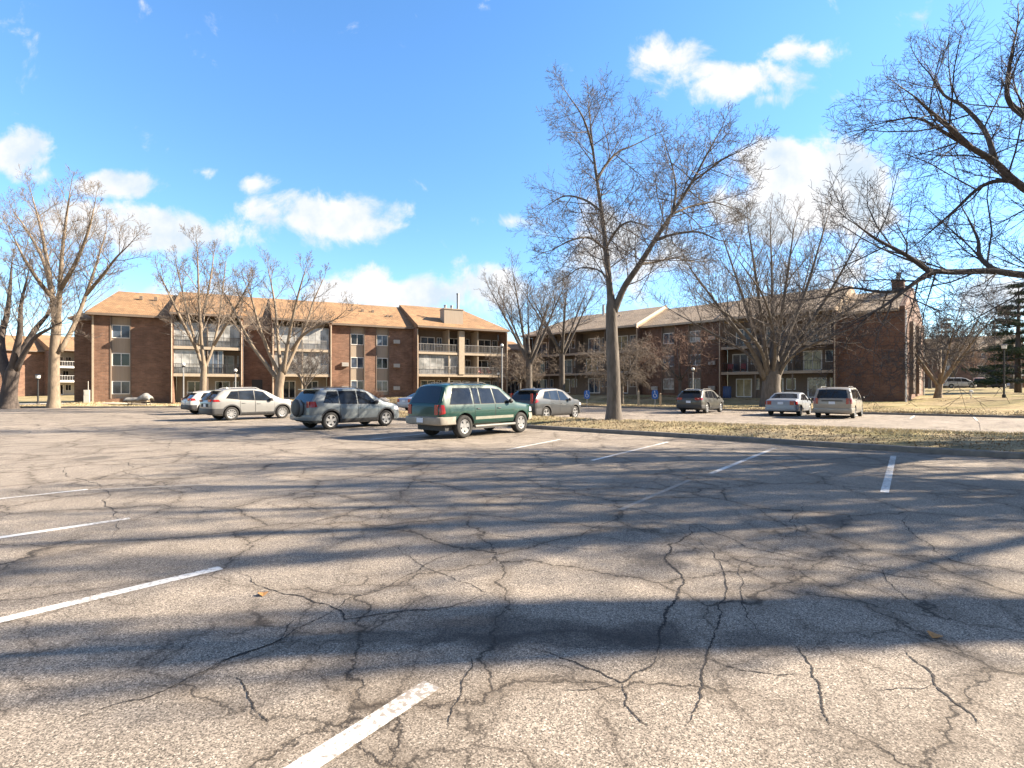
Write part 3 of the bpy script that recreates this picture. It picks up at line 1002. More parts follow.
h2.ac(28.6, .9 + .7); h2.ac(28.6, .9 + H + .8); h2.ac(28.6, .9 + 2 * H + .9); h2.ac(21.4, .9 + .7)
h2.balcony(29.7, 41.1, .75, 9.2, 1.0, 3, rail='rail', fin='brick_shaded', back='siding_dark', doors=['pane_yellow', 'pane_dark', 'pane', 'pane', 'pane', 'pane_yellow', 'pane', 'pane_dark', 'pane_dark'], railstep=.22, ledge='siding')  # darker back siding here also holds the shade in its colour
h2.roof(29.7, 41.1, -1.6, D2, 9.35, 3.3, 6.5)
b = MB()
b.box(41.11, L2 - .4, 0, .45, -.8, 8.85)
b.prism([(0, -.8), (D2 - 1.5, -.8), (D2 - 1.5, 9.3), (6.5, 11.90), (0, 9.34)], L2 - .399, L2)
b.build('brick_wall', M['brick_shaded'], h2.root)
h2.roof(41.11, L2 - .402, -.5, D2 - 1, 8.92, 2.75, 6.5)
for y_ in (3.4, 8.4):
    g = MB(); g.box(L2 + .002, L2 + .3, y_, y_ + 1.8, 1.2, 8.2); g.build('window_bay', M['siding_dark'], h2.root)
for y_ in (-.02, D2 - 1.6):
    t_ = MB(); t_.tube([(L2 + .08, y_, .2), (L2 + .08, y_, 8.9)], .07, 6); t_.build('downspout', M['white'], h2.root)
h2.chimney(44.6, 45.6, 5.8, 6.8, 10.6, 12.6, 1, 'brick_shaded', .9)
h2.box('barge_board', 'trim', (19.605, 19.75, -1.62, -1.3, 9.4, 9.85))
b = MB()
b.prism([(-1.65, 9.55), (6.4, 12.85), (6.4, 13.2), (-1.65, 9.9)], 19.603, 19.78)
b.build('barge_board', M['trim'], h2.root)
h2.vents([(9, 3.8, 11.9), (14, 3.8, 11.9), (33, 3.8, 11.7), (37, 3.6, 11.6)])
f_ = MB(); f_.tube([(10.2, 5.5, 12), (10.2, 5.5, 14.2)], .2, 8); f_.build('flue', M['metal'], h2.root)

# the house far behind on the left
h0 = House('apartment_building', (-101, 86), 34, 'distant pale brick apartment house with white balconies, half hidden behind the two big left trees', 'apartment building', 'roof')
h0.wall(0, 17, 0, .45, 8.9, strips=[(9.0, 11.2), (3.0, 5.0)], z_floor=.6)
h0.roof(-.5, 17, -.6, 13, 9, 3.2, 6.5, hip0=2)
h0.balcony(17.01, 37, .6, 9.2, 3.2, 4, rail='rail_white', back='siding_grey', railstep=.4, ledge='white', doors=['pane_dark', 'pane_curtain'])
h0.roof(17.01, 37, -3.8, 13, 9.3, 3.4, 6.5)
h0.chimney(26, 29, .5, 2.5, 10, 13.2, 2, 'siding')

# the house far behind on the right
h3 = House('apartment_building', (82, 138), 128, 'distant dark apartment house with grey roof behind the far parked cars', 'apartment building', 'roof_grey')
h3.balcony(0, 22, 2.4, 10.8, 1.2, 4, rail='rail_white', back='siding_dark', railstep=.5, ledge='white')
h3.roof(0, 22, -1.8, 13, 11, 4.0, 6.5)
h3.wall(22.01, 40, 0, .45, 10.6, strips=[(26, 28), (32, 34)], z_floor=2.4)
h3.roof(22.01, 40, -.6, 13, 10.7, 3.6, 6.5)
hg = House('garage_building', (104, 101), 128, 'low dark garage by the pine at the far right edge', 'garage', 'roof_grey')
hg.box('wall', 'siding_dark', (0, 16, 0, 8, 1, 5.6))
hg.roof(-.3, 16.3, -.5, 8.5, 5.62, 1.4, 4)
for i_ in range(3):
    hg.box('garage_door', 'siding', (1 + i_ * 5, 4.6 + i_ * 5, -.05, -.003, 2.0, 4.3))


# ------------------------------------------------------------------ cars
def carpaint(name, col, metal=.25, rough=.3):
    return mat(name, col, .42, .06, 1.5, metal=metal * .6, coat=.55, spec=.3)


M['tyre'] = mat('tyre_rubber', (.022, .021, .020), .85, .3, 10)
M['rim'] = mat('alloy', (.26, .26, .26), .45, .12, 10, metal=.5)
M['plastic'] = mat('black_plastic', (.030, .030, .031), .6, .2, 10)
M['stepm'] = mat('step_metal', (.13, .125, .115), .6, .2, 8)
M['seam'] = mat('seam', (.012, .012, .012), .7, .2, 10)
M['carglass'] = glassmat('car_glass', (.018, .022, .028), .03)
M['taillight'] = mat('red_lens', (.24, .010, .010), .2, .15, 10, coat=.6)
M['headlight'] = mat('clear_lens', (.62, .64, .66), .15, .1, 10, coat=.6)
M['plate'] = mat('plate', (.55, .60, .68), .5, .1, 30)
M['dark_lens'] = mat('tinted_lens', (.07, .01, .01), .2, .1, 10, coat=.6)


def interp(tab, x):
    if x <= tab[0][0]:
        return tab[0][1]
    for (a, b), (c, d) in zip(tab, tab[1:]):
        if x <= c:
            return b + (d - b) * (x - a) / (c - a) if c > a else d
    return tab[-1][1]


class CarShape:
    def __init__(self, S):
        self.S = S
        L, Wd = S['L'], S['W']
        self.plan = S.get('plan') or [(0, .83), (.05, .92), (.14, .965), (.45, .99), (1.2, 1), (L - 1.2, 1), (L - .5, .965), (L - .2, .88), (L - .06, .76), (L, .66)]
        self.bot = S.get('bot') or [(0, .42), (.25, .30), (.6, .24), (L - .6, .23), (L - .2, .26), (L, .36)]

    def w(self, x):
        return interp(self.plan, x) * self.S['W'] / 2

    def zt(self, x):
        return interp(self.S['top'], x)

    def zb(self, x):
        return min(interp(self.S['belt'], x), self.zt(x) - .02)

    def ring(self, x):
        w, zt, zb, z0 = self.w(x), self.zt(x), self.zb(x), interp(self.bot, x)
        h = max(zt - zb, .02)
        tum = self.S.get('tumble', .32)
        k = min(1.0, h / .35)
        ys = w * .972
        yr = ys - tum * max(0, h - .06) * k - .05 * (1 - k)
        yr2 = yr - .03 - .08 * k
        zm = z0 + (zb - z0) * .5
        return [(0, z0), (w * .86, z0), (w * .955, z0 + .06), (w * .985, z0 + (zb - z0) * .25), (w, zm), (w * .998, zb - (zb - z0) * .22), (ys, zb),
                (ys - (ys - yr) * .5, zb + (h - .055 * k) * .52 if k == 1 else zb + h * .5), (yr, zt - .055 * k), (yr - .025, zt - .022 * k), (yr2, zt), (yr2 * .55, zt + .022 * (.4 + .6 * k)), (0, zt + .032 * (.4 + .6 * k))]

    def y(self, x, z):
        r = self.ring(x)[1:10]
        if z <= r[0][1]:
            return r[0][0]
        for (a, b), (c, d) in zip(r, r[1:]):
            if z <= d and d > b:
                return a + (c - a) * (z - b) / (d - b)
        return r[-1][0]

    def top(self, x, f):
        r = self.ring(x)
        s, g = (1 if f >= 0 else -1), abs(f)
        (y1, z1), (y2, z2), (y3, z3) = r[10], r[11], r[12]
        if g > .55:
            q = (g - .55) / .45
            return s * (y2 + (y1 - y2) * q), z2 + (z1 - z2) * q
        q = g / .55
        return s * (y3 + (y2 - y3) * q), z3 + (z2 - z3) * q


def make_car(name, label, loc, az, S, group=None):
    C = CarShape(S)
    L = S['L']
    root = empty(name, loc, label, 'car', group, rz=R(90 - az))
    paint = S['paint']
    # ---- body
    xs = sorted(set([round(v, 3) for v in list(np.arange(0, L, .13)) + [L] + [p[0] for p in S['top']] + [p[0] for p in C.plan] + [p[0] for p in C.bot] + [p[0] for p in S['belt']]
                     if 0 <= v <= L]))
    xs = [x for i, x in enumerate(xs) if i == 0 or x - xs[i - 1] > .012]
    b = MB()
    vs_, m = [], 24
    for x in xs:
        h = C.ring(x)
        full = [(-y, z) for y, z in h] + [(y, z) for y, z in h[1:-1]][::-1]
        vs_ += [(x, y, z) for y, z in full]
    n = len(xs)
    fs_ = [(i * m + k, (i + 1) * m + k, (i + 1) * m + (k + 1) % m, i * m + (k + 1) % m) for i in range(n - 1) for k in range(m)]
    fs_ += [tuple(range(m))[::-1], tuple(range((n - 1) * m, n * m))]
    b.add(vs_, fs_)
    body = b.build('body', [paint, M['plastic']])
    rw = S['r']
    axles = (S['oh'], S['oh'] + S['wb'])
    for ax in axles:
        cu = MB()
        cu.lathe([(0, -1.2), (rw + .065, -1.2), (rw + .065, 1.2), (0, 1.2)], 'y', (ax, 0, rw + .01), 40)
        co = cu.build('cutter', [M['plastic'], M['plastic']])
        md = body.modifiers.new('arch', 'BOOLEAN')
        md.object = co; md.operation = 'DIFFERENCE'; md.solver = 'EXACT'
        bpy.context.view_layer.update()
        dg = bpy.context.evaluated_depsgraph_get()
        me = bpy.data.meshes.new_from_object(body.evaluated_get(dg))
        body.modifiers.clear()
        body.data = me
        bpy.data.objects.remove(co)
    me = body.data
    me.materials.clear(); me.materials.append(paint); me.materials.append(M['plastic'])
    clad = S.get('clad', 0)
    for p in me.polygons:
        c = p.center
        idx = 0
        for ax in axles:
            if abs(math.hypot(c.x - ax, c.z - rw - .01) - rw - .065) < .02 and abs(p.normal.y) < .5:
                idx = 1
        if c.z < interp(C.bot, c.x) + .02:
            idx = 1
        p.material_index = idx
    me.polygons.foreach_set('use_smooth', [True] * len(me.polygons))
    me.set_sharp_from_angle(angle=R(32))
    body.parent = root
    # dark floor under the arches
    fl = MB(); fl.box(.35, L - .35, -S['W'] * .38, S['W'] * .38, .26, .5); fl.build('underbody', M['plastic'], root)

    # ---- patches lying on the skin
    def side(mb, q, off, sgn, nx=8, nz=4):
        """q: four corners in (x,z): rear low, front low, front high, rear high"""
        (a, b_, c, d) = [Vector((p[0], p[1])) for p in q]
        vv = []
        for i in range(nx + 1):
            u = i / nx
            lo, hi = a.lerp(b_, u), d.lerp(c, u)
            for j in range(nz + 1):
                p = lo.lerp(hi, j / nz)
                vv.append((p.x, sgn * (C.y(p.x, p.y) + off), p.y))
        mb.add(vv, [(i * (nz + 1) + j, (i + 1) * (nz + 1) + j, (i + 1) * (nz + 1) + j + 1, i * (nz + 1) + j + 1) for i in range(nx) for j in range(nz)])

    def toppatch(mb, x0, x1, f0, f1, off, nx=10, ny=8):
        vv = []
        for i in range(nx + 1):
            x = x0 + (x1 - x0) * i / nx
            s = (C.zt(x + .02) - C.zt(x - .02)) / .04
            nn = Vector((-s, 0, 1)).normalized() * off
            for j in range(ny + 1):
                f = f0 + (f1 - f0) * j / ny
                y, z = C.top(x, f)
                vv.append((x + nn.x, y, z + nn.z))
        mb.add(vv, [(i * (ny + 1) + j, (i + 1) * (ny + 1) + j, (i + 1) * (ny + 1) + j + 1, i * (ny + 1) + j + 1) for i in range(nx) for j in range(ny)])

    g = MB(); toppatch(g, S['ws'][0], S['ws'][1], -.95, .95, .008); g.build('windscreen', M['carglass'], root, 60)
    g = MB(); toppatch(g, S['rw'][0], S['rw'][1], -.93, .93, .008); rwo = g.build('rear_window', M['carglass'], root, 60)
    if S.get('spoiler'):
        x0 = S['rw'][1] + .02
        g = MB()
        zz = C.zt(x0 + .1) + .01
        g.box(x0 - .16, x0 + .16, -S['W'] * .33, S['W'] * .33, zz, zz + .045)
        g.build('spoiler', paint, root)
    for sg in (-1, 1):
        # gasket round the windows then the panes
        for q in S['win']:
            mb = MB(); e = .028
            (a, b_, c, d) = q
            side(mb, ((a[0] - e, a[1] - e * .7), (b_[0] + e, b_[1] - e * .7), (c[0] + e * .6, c[1] + e * .5), (d[0] - e * .6, d[1] + e * .5)), .004, sg)
            o = mb.build('window', M['seam'], root, 60)
            mb = MB(); side(mb, q, .009, sg); mb.build('pane', M['carglass'], o, 60)
        for (x0, x1, zlo, zhi) in S['doors']:
            mb = MB(); e = .013
            side(mb, ((x0 - e, zlo - e), (x1 + e, zlo - e), (x1 + e, zhi), (x0 - e, zhi)), .0025, sg, 10, 8)
            o = mb.build('door', [M['seam']], root, 60)
            mb = MB(); side(mb, ((x0, zlo), (x1, zlo), (x1, zhi), (x0, zhi)), .006, sg, 10, 8); mb.build('panel', [paint], o, 60)
            mb = MB(); zz = zhi - .13; yy = sg * (C.y(x0 + .16, zz) + .02)
            mb.tube([(x0 + .07, yy - sg * .01, zz), (x0 + .10, yy + sg * .012, zz), (x0 + .24, yy + sg * .012, zz), (x0 + .27, yy - sg * .01, zz)], .014, 6)
            mb.build('handle', S.get('handle', paint), o)
        if clad:
            mb = MB()
            xa, xb = axles[0] + rw + .06, axles[1] - rw - .06
            side(mb, ((xa, .26), (xb, .26), (xb, clad), (xa, clad)), .014, sg, 8, 3)
            for ax in axles:
                vv = []
                for i in range(21):
                    an = math.pi * (-.06 + 1.12 * i / 20)
                    for rr in (rw + .062, rw + .125):
                        x, z = ax + rr * math.cos(an), rw + .01 + rr * math.sin(an)
                        x = min(max(x, .02), L - .02)
                        vv.append((x, sg * (C.y(x, max(z, .3)) + .016), z))
                mb.add(vv, [(2 * i, 2 * i + 1, 2 * i + 3, 2 * i + 2) for i in range(20)])
            mb.build('cladding', S.get('cladm', M['plastic']), root, 60)
        # mirror
        mb = MB()
        x, z = S['mirror']
        yy = sg * (C.y(x, z) + .02)
        mb.lathe([(0, 0), (.06, .005), (.085, .05), (.08, .11), (.05, .15), (0, .16)], 'x', (x - .08, yy + sg * .10, z + .03), 12)
        mb.tube([(x, yy - sg * .03, z), (x, yy + sg * .05, z + .02)], .02, 6)
        mb.build('mirror', S.get('mirrorm', M['plastic']), root, 50)
        # rear lights wrap the corner
        (xa, z0, z1, wi) = S['tail']
        mb = MB()
        side(mb, ((.012, z0), (xa, z0 + (z1 - z0) * .15), (xa * .8, z1), (.02 if S.get('tailtop') is None else S['tailtop'], z1)), .012, sg, 6, 3)
        xb = -.014
        we = C.w(0) * .985
        mb.box(xb, .01, min(sg * (we - wi), sg * we), max(sg * (we - wi), sg * we), z0, z1)
        mb.build('taillight', M[S.get('tailm', 'taillight')], root, 40)
        # headlight
        (xa, z0, z1) = S['head']
        mb = MB()
        side(mb, ((xa, z0 + .03), (L - .03, z0), (L - .05, z1 - .02), (xa + .03, z1)), .010, sg, 8, 3)
        mb.build('headlight', M['headlight'], root, 60)
        if S.get('rails'):
            mb = MB()
            x0, x1 = S['rails']
            pp = []
            for i in range(9):
                x = x0 + (x1 - x0) * i / 8
                y, z = C.top(x, .98)
                pp.append((x, sg * abs(y), z + (.055 if 0 < i < 8 else .0)))
            mb.tube(pp, .018, 6)
            mb.build('roof_rail', S.get('railm', M['plastic']), root)
    # rear panel bits
    zp = S.get('platez', .85)
    mb = MB(); px_ = S.get('platex', 0); mb.box(px_ - .022, px_ - .004, -.155, .155, zp - .075, zp + .075); mb.build('licence_plate', M['plate'], root)
    if S.get('garnish'):
        z0, z1 = S['garnish']
        mb = MB(); mb.box(-.012, -.002, -C.w(0) * .62, C.w(0) * .62, z0, z1); mb.build('trim', S.get('garnm', M['plastic']), root)

    def bumper(z0, z1, out, rear=True, ln=.62, mt=None):
        mb = MB()
        pl = []
        base = [(ln, 0), (ln * .6, 0), (ln * .3, 0), (.14, 0), (.05, 0), (0, 0)]
        for (x, _) in base:
            pl.append((x, C.w(x if rear else L - x) + out * .5))
        pl[-1] = (-out, pl[-1][1]); pl[-2] = (pl[-2][0] - out * .6, pl[-2][1] + out * .2)
        full = [(x, -y) for x, y in pl] + [(-out * 1.3, 0)] + [(x, y) for x, y in pl[::-1]]
        if not rear:
            full = [(L - x, y) for x, y in full]
        vv = []
        for (x, y) in full:
            i = -1 if rear else 1
            vv += [(x - i * .10, y * .93, z0), (x - i * .03, y * .985, z0 + .03), (x, y, (z0 + z1) / 2), (x - i * .02, y * .99, z1 - .03), (x - i * .10, y * .94, z1)]
        k = len(full)
        mb.add(vv, [(i * 5 + j, (i + 1) * 5 + j, (i + 1) * 5 + j + 1, i * 5 + j + 1) for i in range(k - 1) for j in range(4)])
        mb.build('bumper', mt or M['plastic'], root, 40)
    if S.get('rb'):
        bumper(*S['rb'], True, S['oh'] - rw - .09, S.get('bumpm'))
    if S.get('fb'):
        bumper(*S['fb'], False, L - axles[1] - rw - .09, S.get('bumpm'))
    if S.get('spare'):
        mb = MB()
        mb.lathe([(0, -.23), (.12, -.235), (.28, -.235), (.33, -.20), (.35, -.12), (.345, -.04), (.33, 0), (0, 0)], 'x', (.0, 0, .88), 28)
        sp = mb.build('spare_wheel_cover', M['plastic'], root, 40)
        mb = MB()
        mb.lathe([(.352, -.17), (.362, -.12), (.352, -.05)], 'x', (.0, 0, .88), 28)
        mb.build('rim_band', paint, sp, 40)
    if S.get('stripe'):
        z0, z1, mt = S['stripe']
        for sg in (-1, 1):
            mb = MB()
            side(mb, ((axles[0] + rw + .1, z0), (axles[1] - rw - .1, z0), (axles[1] - rw - .1, z1), (axles[0] + rw + .1, z1)), .012, sg, 8, 1)
            mb.build('trim_strip', mt, root, 60)
    if S.get('step'):
        for sg in (-1, 1):
            mb = MB()
            mb.tube([(axles[0] + rw + .05, sg * (S['W'] / 2 + .02), .37), (axles[1] - rw - .05, sg * (S['W'] / 2 + .02), .37)], .05, 8)
            mb.build('side_step', M['stepm'], root)
    # aerial
    if S.get('fin'):
        x = S['fin']
        mb = MB(); y, z = C.top(x, 0)
        mb.add([(x - .08, -.02, z - .01), (x - .08, .02, z - .01), (x + .1, 0, z - .01), (x - .06, 0, z + .07)], [(0, 1, 3), (1, 2, 3), (2, 0, 3), (0, 2, 1)])
        mb.build('aerial', paint, root)
    # ---- wheels
    tw = S.get('tw', .22)
    for ax in axles:
        for sg in (-1, 1):
            yc = sg * (S['W'] / 2 - tw * .5 - .015)
            rim_r = rw * S.get('rimk', .67)
            mb = MB()
            h = tw / 2
            mb.lathe([(rim_r, -h * .8), (rim_r + .03, -h), (rw - .05, -h), (rw - .012, -h * .78), (rw, -h * .4), (rw, h * .4), (rw - .012, h * .78), (rw - .05, h), (rim_r + .03, h), (rim_r, h * .8)], 'y', (ax, yc, rw), 32)
            w = mb.build('wheel', M['tyre'], root, 40)
            mb = MB()
            o = sg * h
            mb.lathe([(rim_r + .004, o * .82), (rim_r - .012, o * .95), (rim_r - .03, o * .9), (rim_r - .045, o * .35), (.05, o * .28), (0, o * .28)], 'y', (ax, yc, rw), 32)
            mb.lathe([(0, o * .82), (.05, o * .82), (.065, o * .7), (.07, o * .3)], 'y', (ax, yc, rw), 16)
            ns = S.get('spokes', 5)
            for k in range(ns):
                an = 2 * math.pi * k / ns + .3
                d, q = Vector((math.cos(an), 0, math.sin(an))), Vector((-math.sin(an), 0, math.cos(an)))
                c0 = Vector((ax, yc, rw))
                wd0, wd1 = S.get('spw', (.045, .065))
                fo = Vector((0, o * .78, 0)); fi = Vector((0, o * .45, 0))
                r0, r1 = .04, rim_r - .02
                p = [c0 + d * r0 + q * wd0 + fo, c0 + d * r0 - q * wd0 + fo, c0 + d * r1 - q * wd1 + fo * 1.12, c0 + d * r1 + q * wd1 + fo * 1.12]
                p2 = [c0 + d * r0 + q * wd0 + fi, c0 + d * r0 - q * wd0 + fi, c0 + d * r1 - q * wd1 + fi, c0 + d * r1 + q * wd1 + fi]
                mb.add(p + p2, [(0, 1, 2, 3), (4, 7, 6, 5), (0, 4, 5, 1), (1, 5, 6, 2), (2, 6, 7, 3), (3, 7, 4, 0)])
            rim = mb.build('rim', [S.get('rimm', M['rim'])], w, 40)
            # dark drum behind the spokes
            mb = MB(); mb.lathe([(rim_r - .05, o * .37), (.06, o * .32)], 'y', (ax, yc, rw), 24)
            mb.build('brake_disc', M['black'], w)
    return root


def rear_right(px, py, S, az=GA, z=0.0):
    """where a car stands whose right rear tyre touches the ground at that picture point"""
    g = W(px, py, z)
    f = Vector((math.sin(R(az)), math.cos(R(az)), 0))
    l = Vector((-math.cos(R(az)), math.sin(R(az)), 0))
    return g - f * S['oh'] + l * (S['W'] / 2 - .12)


green = dict(L=4.9, W=1.82, wb=2.94, oh=1.06, r=.385, tw=.25, spokes=5, rimk=.60, spw=(.05, .085),
             top=[(0, 1.06), (.03, 1.12), (.36, 1.70), (.5, 1.77), (.8, 1.80), (2.5, 1.81), (2.85, 1.76), (3.05, 1.68), (3.72, 1.17), (4.1, 1.12), (4.6, 1.06), (4.82, .95), (4.9, .78)],
             belt=[(0, 1.09), (3.6, 1.10), (4.9, 1.0)], bot=[(0, .55), (.3, .46), (.8, .42), (4.1, .40), (4.6, .42), (4.9, .5)],
             ws=(3.66, 3.08), rw=(.05, .37), win=[((.42, 1.14), (1.42, 1.14), (1.42, 1.66), (.66, 1.66)), ((1.52, 1.14), (1.78, 1.14), (1.78, 1.66), (1.52, 1.66)), ((1.86, 1.14), (2.52, 1.14), (2.46, 1.66), (1.86, 1.66)), ((2.6, 1.14), (3.45, 1.14), (2.88, 1.62), (2.54, 1.66))],
             doors=[(1.52, 2.52, .52, 1.10), (2.56, 3.55, .52, 1.10)], mirror=(3.3, 1.18), tail=(.20, .80, 1.12, .16), head=(4.5, .78, .96),
             rb=(.46, .74, .09), fb=(.45, .76, .05), bumpm=mat('sand_bumper', (.25, .225, .185), .6, .15, 6), stripe=(.60, .70, mat('sand_trim', (.20, .20, .16), .6, .15, 6)), step=True, rails=(.7, 2.4), spoiler=False,
             paint=carpaint('green_paint', (.002, .036, .027), .05, .25), platez=.62, platex=-.115, handle=M['plastic'])
rav = dict(L=4.4, W=1.81, wb=2.66, oh=.86, r=.355, tw=.225, spokes=5,
           top=[(0, .98), (.04, 1.06), (.36, 1.52), (.5, 1.60), (.8, 1.65), (2.1, 1.68), (2.5, 1.62), (2.7, 1.55), (3.4, 1.10), (3.9, 1.02), (4.2, .92), (4.35, .78), (4.4, .66)],
           belt=[(0, 1.06), (1, 1.02), (3.3, .98), (4.4, .85)], ws=(3.34, 2.72), rw=(.05, .36),
           win=[((.55, 1.10), (1.2, 1.06), (1.2, 1.54), (.78, 1.54)), ((1.28, 1.05), (2.05, 1.03), (2.05, 1.56), (1.28, 1.55)), ((2.13, 1.03), (3.05, 1.01), (2.55, 1.50), (2.13, 1.56))],
           doors=[(1.26, 2.08, .40, 1.0), (2.10, 3.08, .40, .98)], mirror=(2.95, 1.05), tail=(.26, .90, 1.14, .2), head=(3.95, .70, .88), rb=(.36, .62, .05), fb=(.30, .6, .03), clad=.42,
           rails=(.7, 2.3), spoiler=True, spare=True, paint=carpaint('slate_paint', (.135, .155, .165), .3), bumpm=carpaint('slate_bumper', (.135, .155, .165), .3), platez=.60)
silver = dict(L=4.6, W=1.855, wb=2.69, oh=.97, r=.36, tw=.225, spokes=10, spw=(.02, .035),
              top=[(0, .96), (.05, 1.06), (.42, 1.46), (.62, 1.60), (.9, 1.66), (2.2, 1.69), (2.6, 1.63), (2.85, 1.55), (3.6, 1.12), (4.1, 1.06), (4.42, .95), (4.55, .78), (4.6, .66)],
              belt=[(0, 1.10), (1.2, 1.06), (3.4, .98), (4.6, .85)], ws=(3.54, 2.86), rw=(.06, .42),
              win=[((.72, 1.18), (1.32, 1.11), (1.32, 1.54), (1.0, 1.52)), ((1.36, 1.10), (2.12, 1.06), (2.12, 1.58), (1.36, 1.55)), ((2.18, 1.05), (3.15, 1.02), (2.62, 1.50), (2.18, 1.57))],
              doors=[(1.4, 2.15, .42, 1.04), (2.18, 3.2, .42, 1.0)], mirror=(3.0, 1.06), tail=(.42, .98, 1.10, .32), head=(4.05, .74, .90), rb=(.32, .66, .03), fb=(.28, .6, .03), clad=.40, garnish=(.72, .9),
              garnm=M['seam'], rails=(.9, 2.5), railm=M['rim'], spoiler=True, fin=1.1, paint=carpaint('silver_paint', (.20, .198, .19), .3), platez=.80)
white = dict(silver, paint=carpaint('white_paint', (.40, .39, .375), .0), spokes=5, tail=(.36, .9, 1.06, .3), garnish=None, clad=0, rails=None, L=4.3, wb=2.6, oh=.85,
             top=[(0, .92), (.05, 1.0), (.40, 1.34), (.62, 1.46), (.9, 1.52), (2.0, 1.55), (2.4, 1.49), (2.6, 1.42), (3.3, 1.05), (3.8, .97), (4.1, .87), (4.25, .74), (4.3, .62)],
             belt=[(0, 1.0), (1.2, .96), (3.2, .90), (4.3, .80)], ws=(3.24, 2.62), rw=(.06, .42),
             win=[((.62, 1.06), (1.2, 1.02), (1.2, 1.42), (.86, 1.39)), ((1.26, 1.0), (1.95, .97), (1.95, 1.45), (1.26, 1.43)), ((2.0, .97), (2.9, .94), (2.42, 1.38), (2.0, 1.44))],
             doors=[(1.26, 1.98, .38, .95), (2.0, 2.95, .38, .92)], mirror=(2.8, .98), head=(3.8, .68, .82), fin=None)
crv = dict(silver, spokes=5, spw=(.03, .055), paint=carpaint('graphite_paint', (.042, .044, .046), .3), tail=(.30, .92, 1.42, .14), tailtop=.36, rails=None, garnish=None, clad=.44, L=4.58, rb=(.32, .68, .03), platez=.82)
outback = dict(L=4.8, W=1.84, wb=2.74, oh=1.08, r=.35, tw=.225, spokes=5,
               top=[(0, .98), (.06, 1.06), (.50, 1.46), (.72, 1.58), (1.0, 1.62), (2.4, 1.64), (2.8, 1.57), (3.0, 1.5), (3.75, 1.08), (4.2, 1.02), (4.6, .9), (4.75, .75), (4.8, .62)],
               belt=[(0, 1.04), (1.2, 1.01), (3.6, .95), (4.8, .84)], ws=(3.68, 3.02), rw=(.07, .50),
               win=[((.78, 1.10), (1.42, 1.06), (1.42, 1.52), (1.05, 1.49)), ((1.5, 1.06), (2.25, 1.03), (2.25, 1.54), (1.5, 1.53)), ((2.32, 1.02), (3.3, .99), (2.78, 1.45), (2.32, 1.53))],
               doors=[(1.5, 2.28, .40, 1.0), (2.31, 3.35, .40, .97)], mirror=(3.15, 1.03), tail=(.30, .92, 1.08, .32), head=(4.25, .7, .86), rb=(.34, .64, .03), fb=(.3, .6, .03), clad=.42,
               rails=(1.0, 2.7), spoiler=True, paint=carpaint('olive_paint', (.062, .06, .053), .3), platez=.80, tailm='taillight')
sedan = dict(L=4.8, W=1.83, wb=2.8, oh=1.08, r=.325, tw=.215, spokes=7, spw=(.025, .04),
             top=[(0, .86), (.06, .95), (.2, 1.01), (.85, 1.05), (1.5, 1.36), (1.8, 1.42), (2.3, 1.45), (2.7, 1.42), (2.95, 1.36), (3.65, 1.0), (4.2, .92), (4.6, .82), (4.76, .68), (4.8, .58)],
             belt=[(0, .94), (1, .95), (3.4, .92), (4.8, .74)], ws=(3.58, 2.97), rw=(.92, 1.48),
             win=[((1.15, 1.0), (1.55, .98), (1.55, 1.28), (1.5, 1.25)), ((1.6, .98), (2.25, .97), (2.25, 1.34), (1.7, 1.31)), ((2.32, .97), (3.25, .96), (2.8, 1.30), (2.32, 1.35))],
             doors=[(1.5, 2.28, .32, .95), (2.31, 3.3, .32, .93)], mirror=(3.15, .97), tail=(.28, .70, .93, .24), head=(4.2, .62, .78), rb=(.30, .56, .04), fb=(.25, .55, .03),
             paint=carpaint('ice_paint', (.245, .265, .295), .3), bumpm=carpaint('ice_bumper', (.245, .265, .295), .3), platez=.80)
van = dict(L=5.1, W=1.96, wb=3.03, oh=1.12, r=.335, tw=.22, spokes=9, spw=(.025, .035), tumble=.24,
           top=[(0, 1.02), (.03, 1.08), (.24, 1.60), (.4, 1.70), (.8, 1.74), (2.9, 1.75), (3.3, 1.68), (3.5, 1.6), (4.3, 1.12), (4.7, .98), (4.95, .84), (5.06, .7), (5.1, .6)],
           belt=[(0, 1.08), (1, 1.05), (4.1, 1.0), (5.1, .8)], ws=(4.24, 3.52), rw=(.05, .25),
           win=[((.5, 1.13), (1.5, 1.11), (1.5, 1.60), (.62, 1.60)), ((1.58, 1.11), (2.6, 1.08), (2.6, 1.62), (1.58, 1.61)), ((2.7, 1.08), (3.85, 1.05), (3.3, 1.56), (2.7, 1.62))],
           doors=[(1.56, 2.66, .34, 1.04), (2.7, 3.8, .34, 1.02)], mirror=(3.75, 1.1), mirrorm=M['plastic'], tail=(.16, .82, 1.14, .13), head=(4.55, .66, .84), rb=(.30, .60, .05), fb=(.25, .55, .03),
           paint=carpaint('sand_paint', (.27, .245, .21), .3), bumpm=carpaint('sand_bumper_paint', (.27, .245, .21), .3), platez=.88, garnish=(.97, 1.02), garnm=M['seam'], rails=(.8, 2.8))

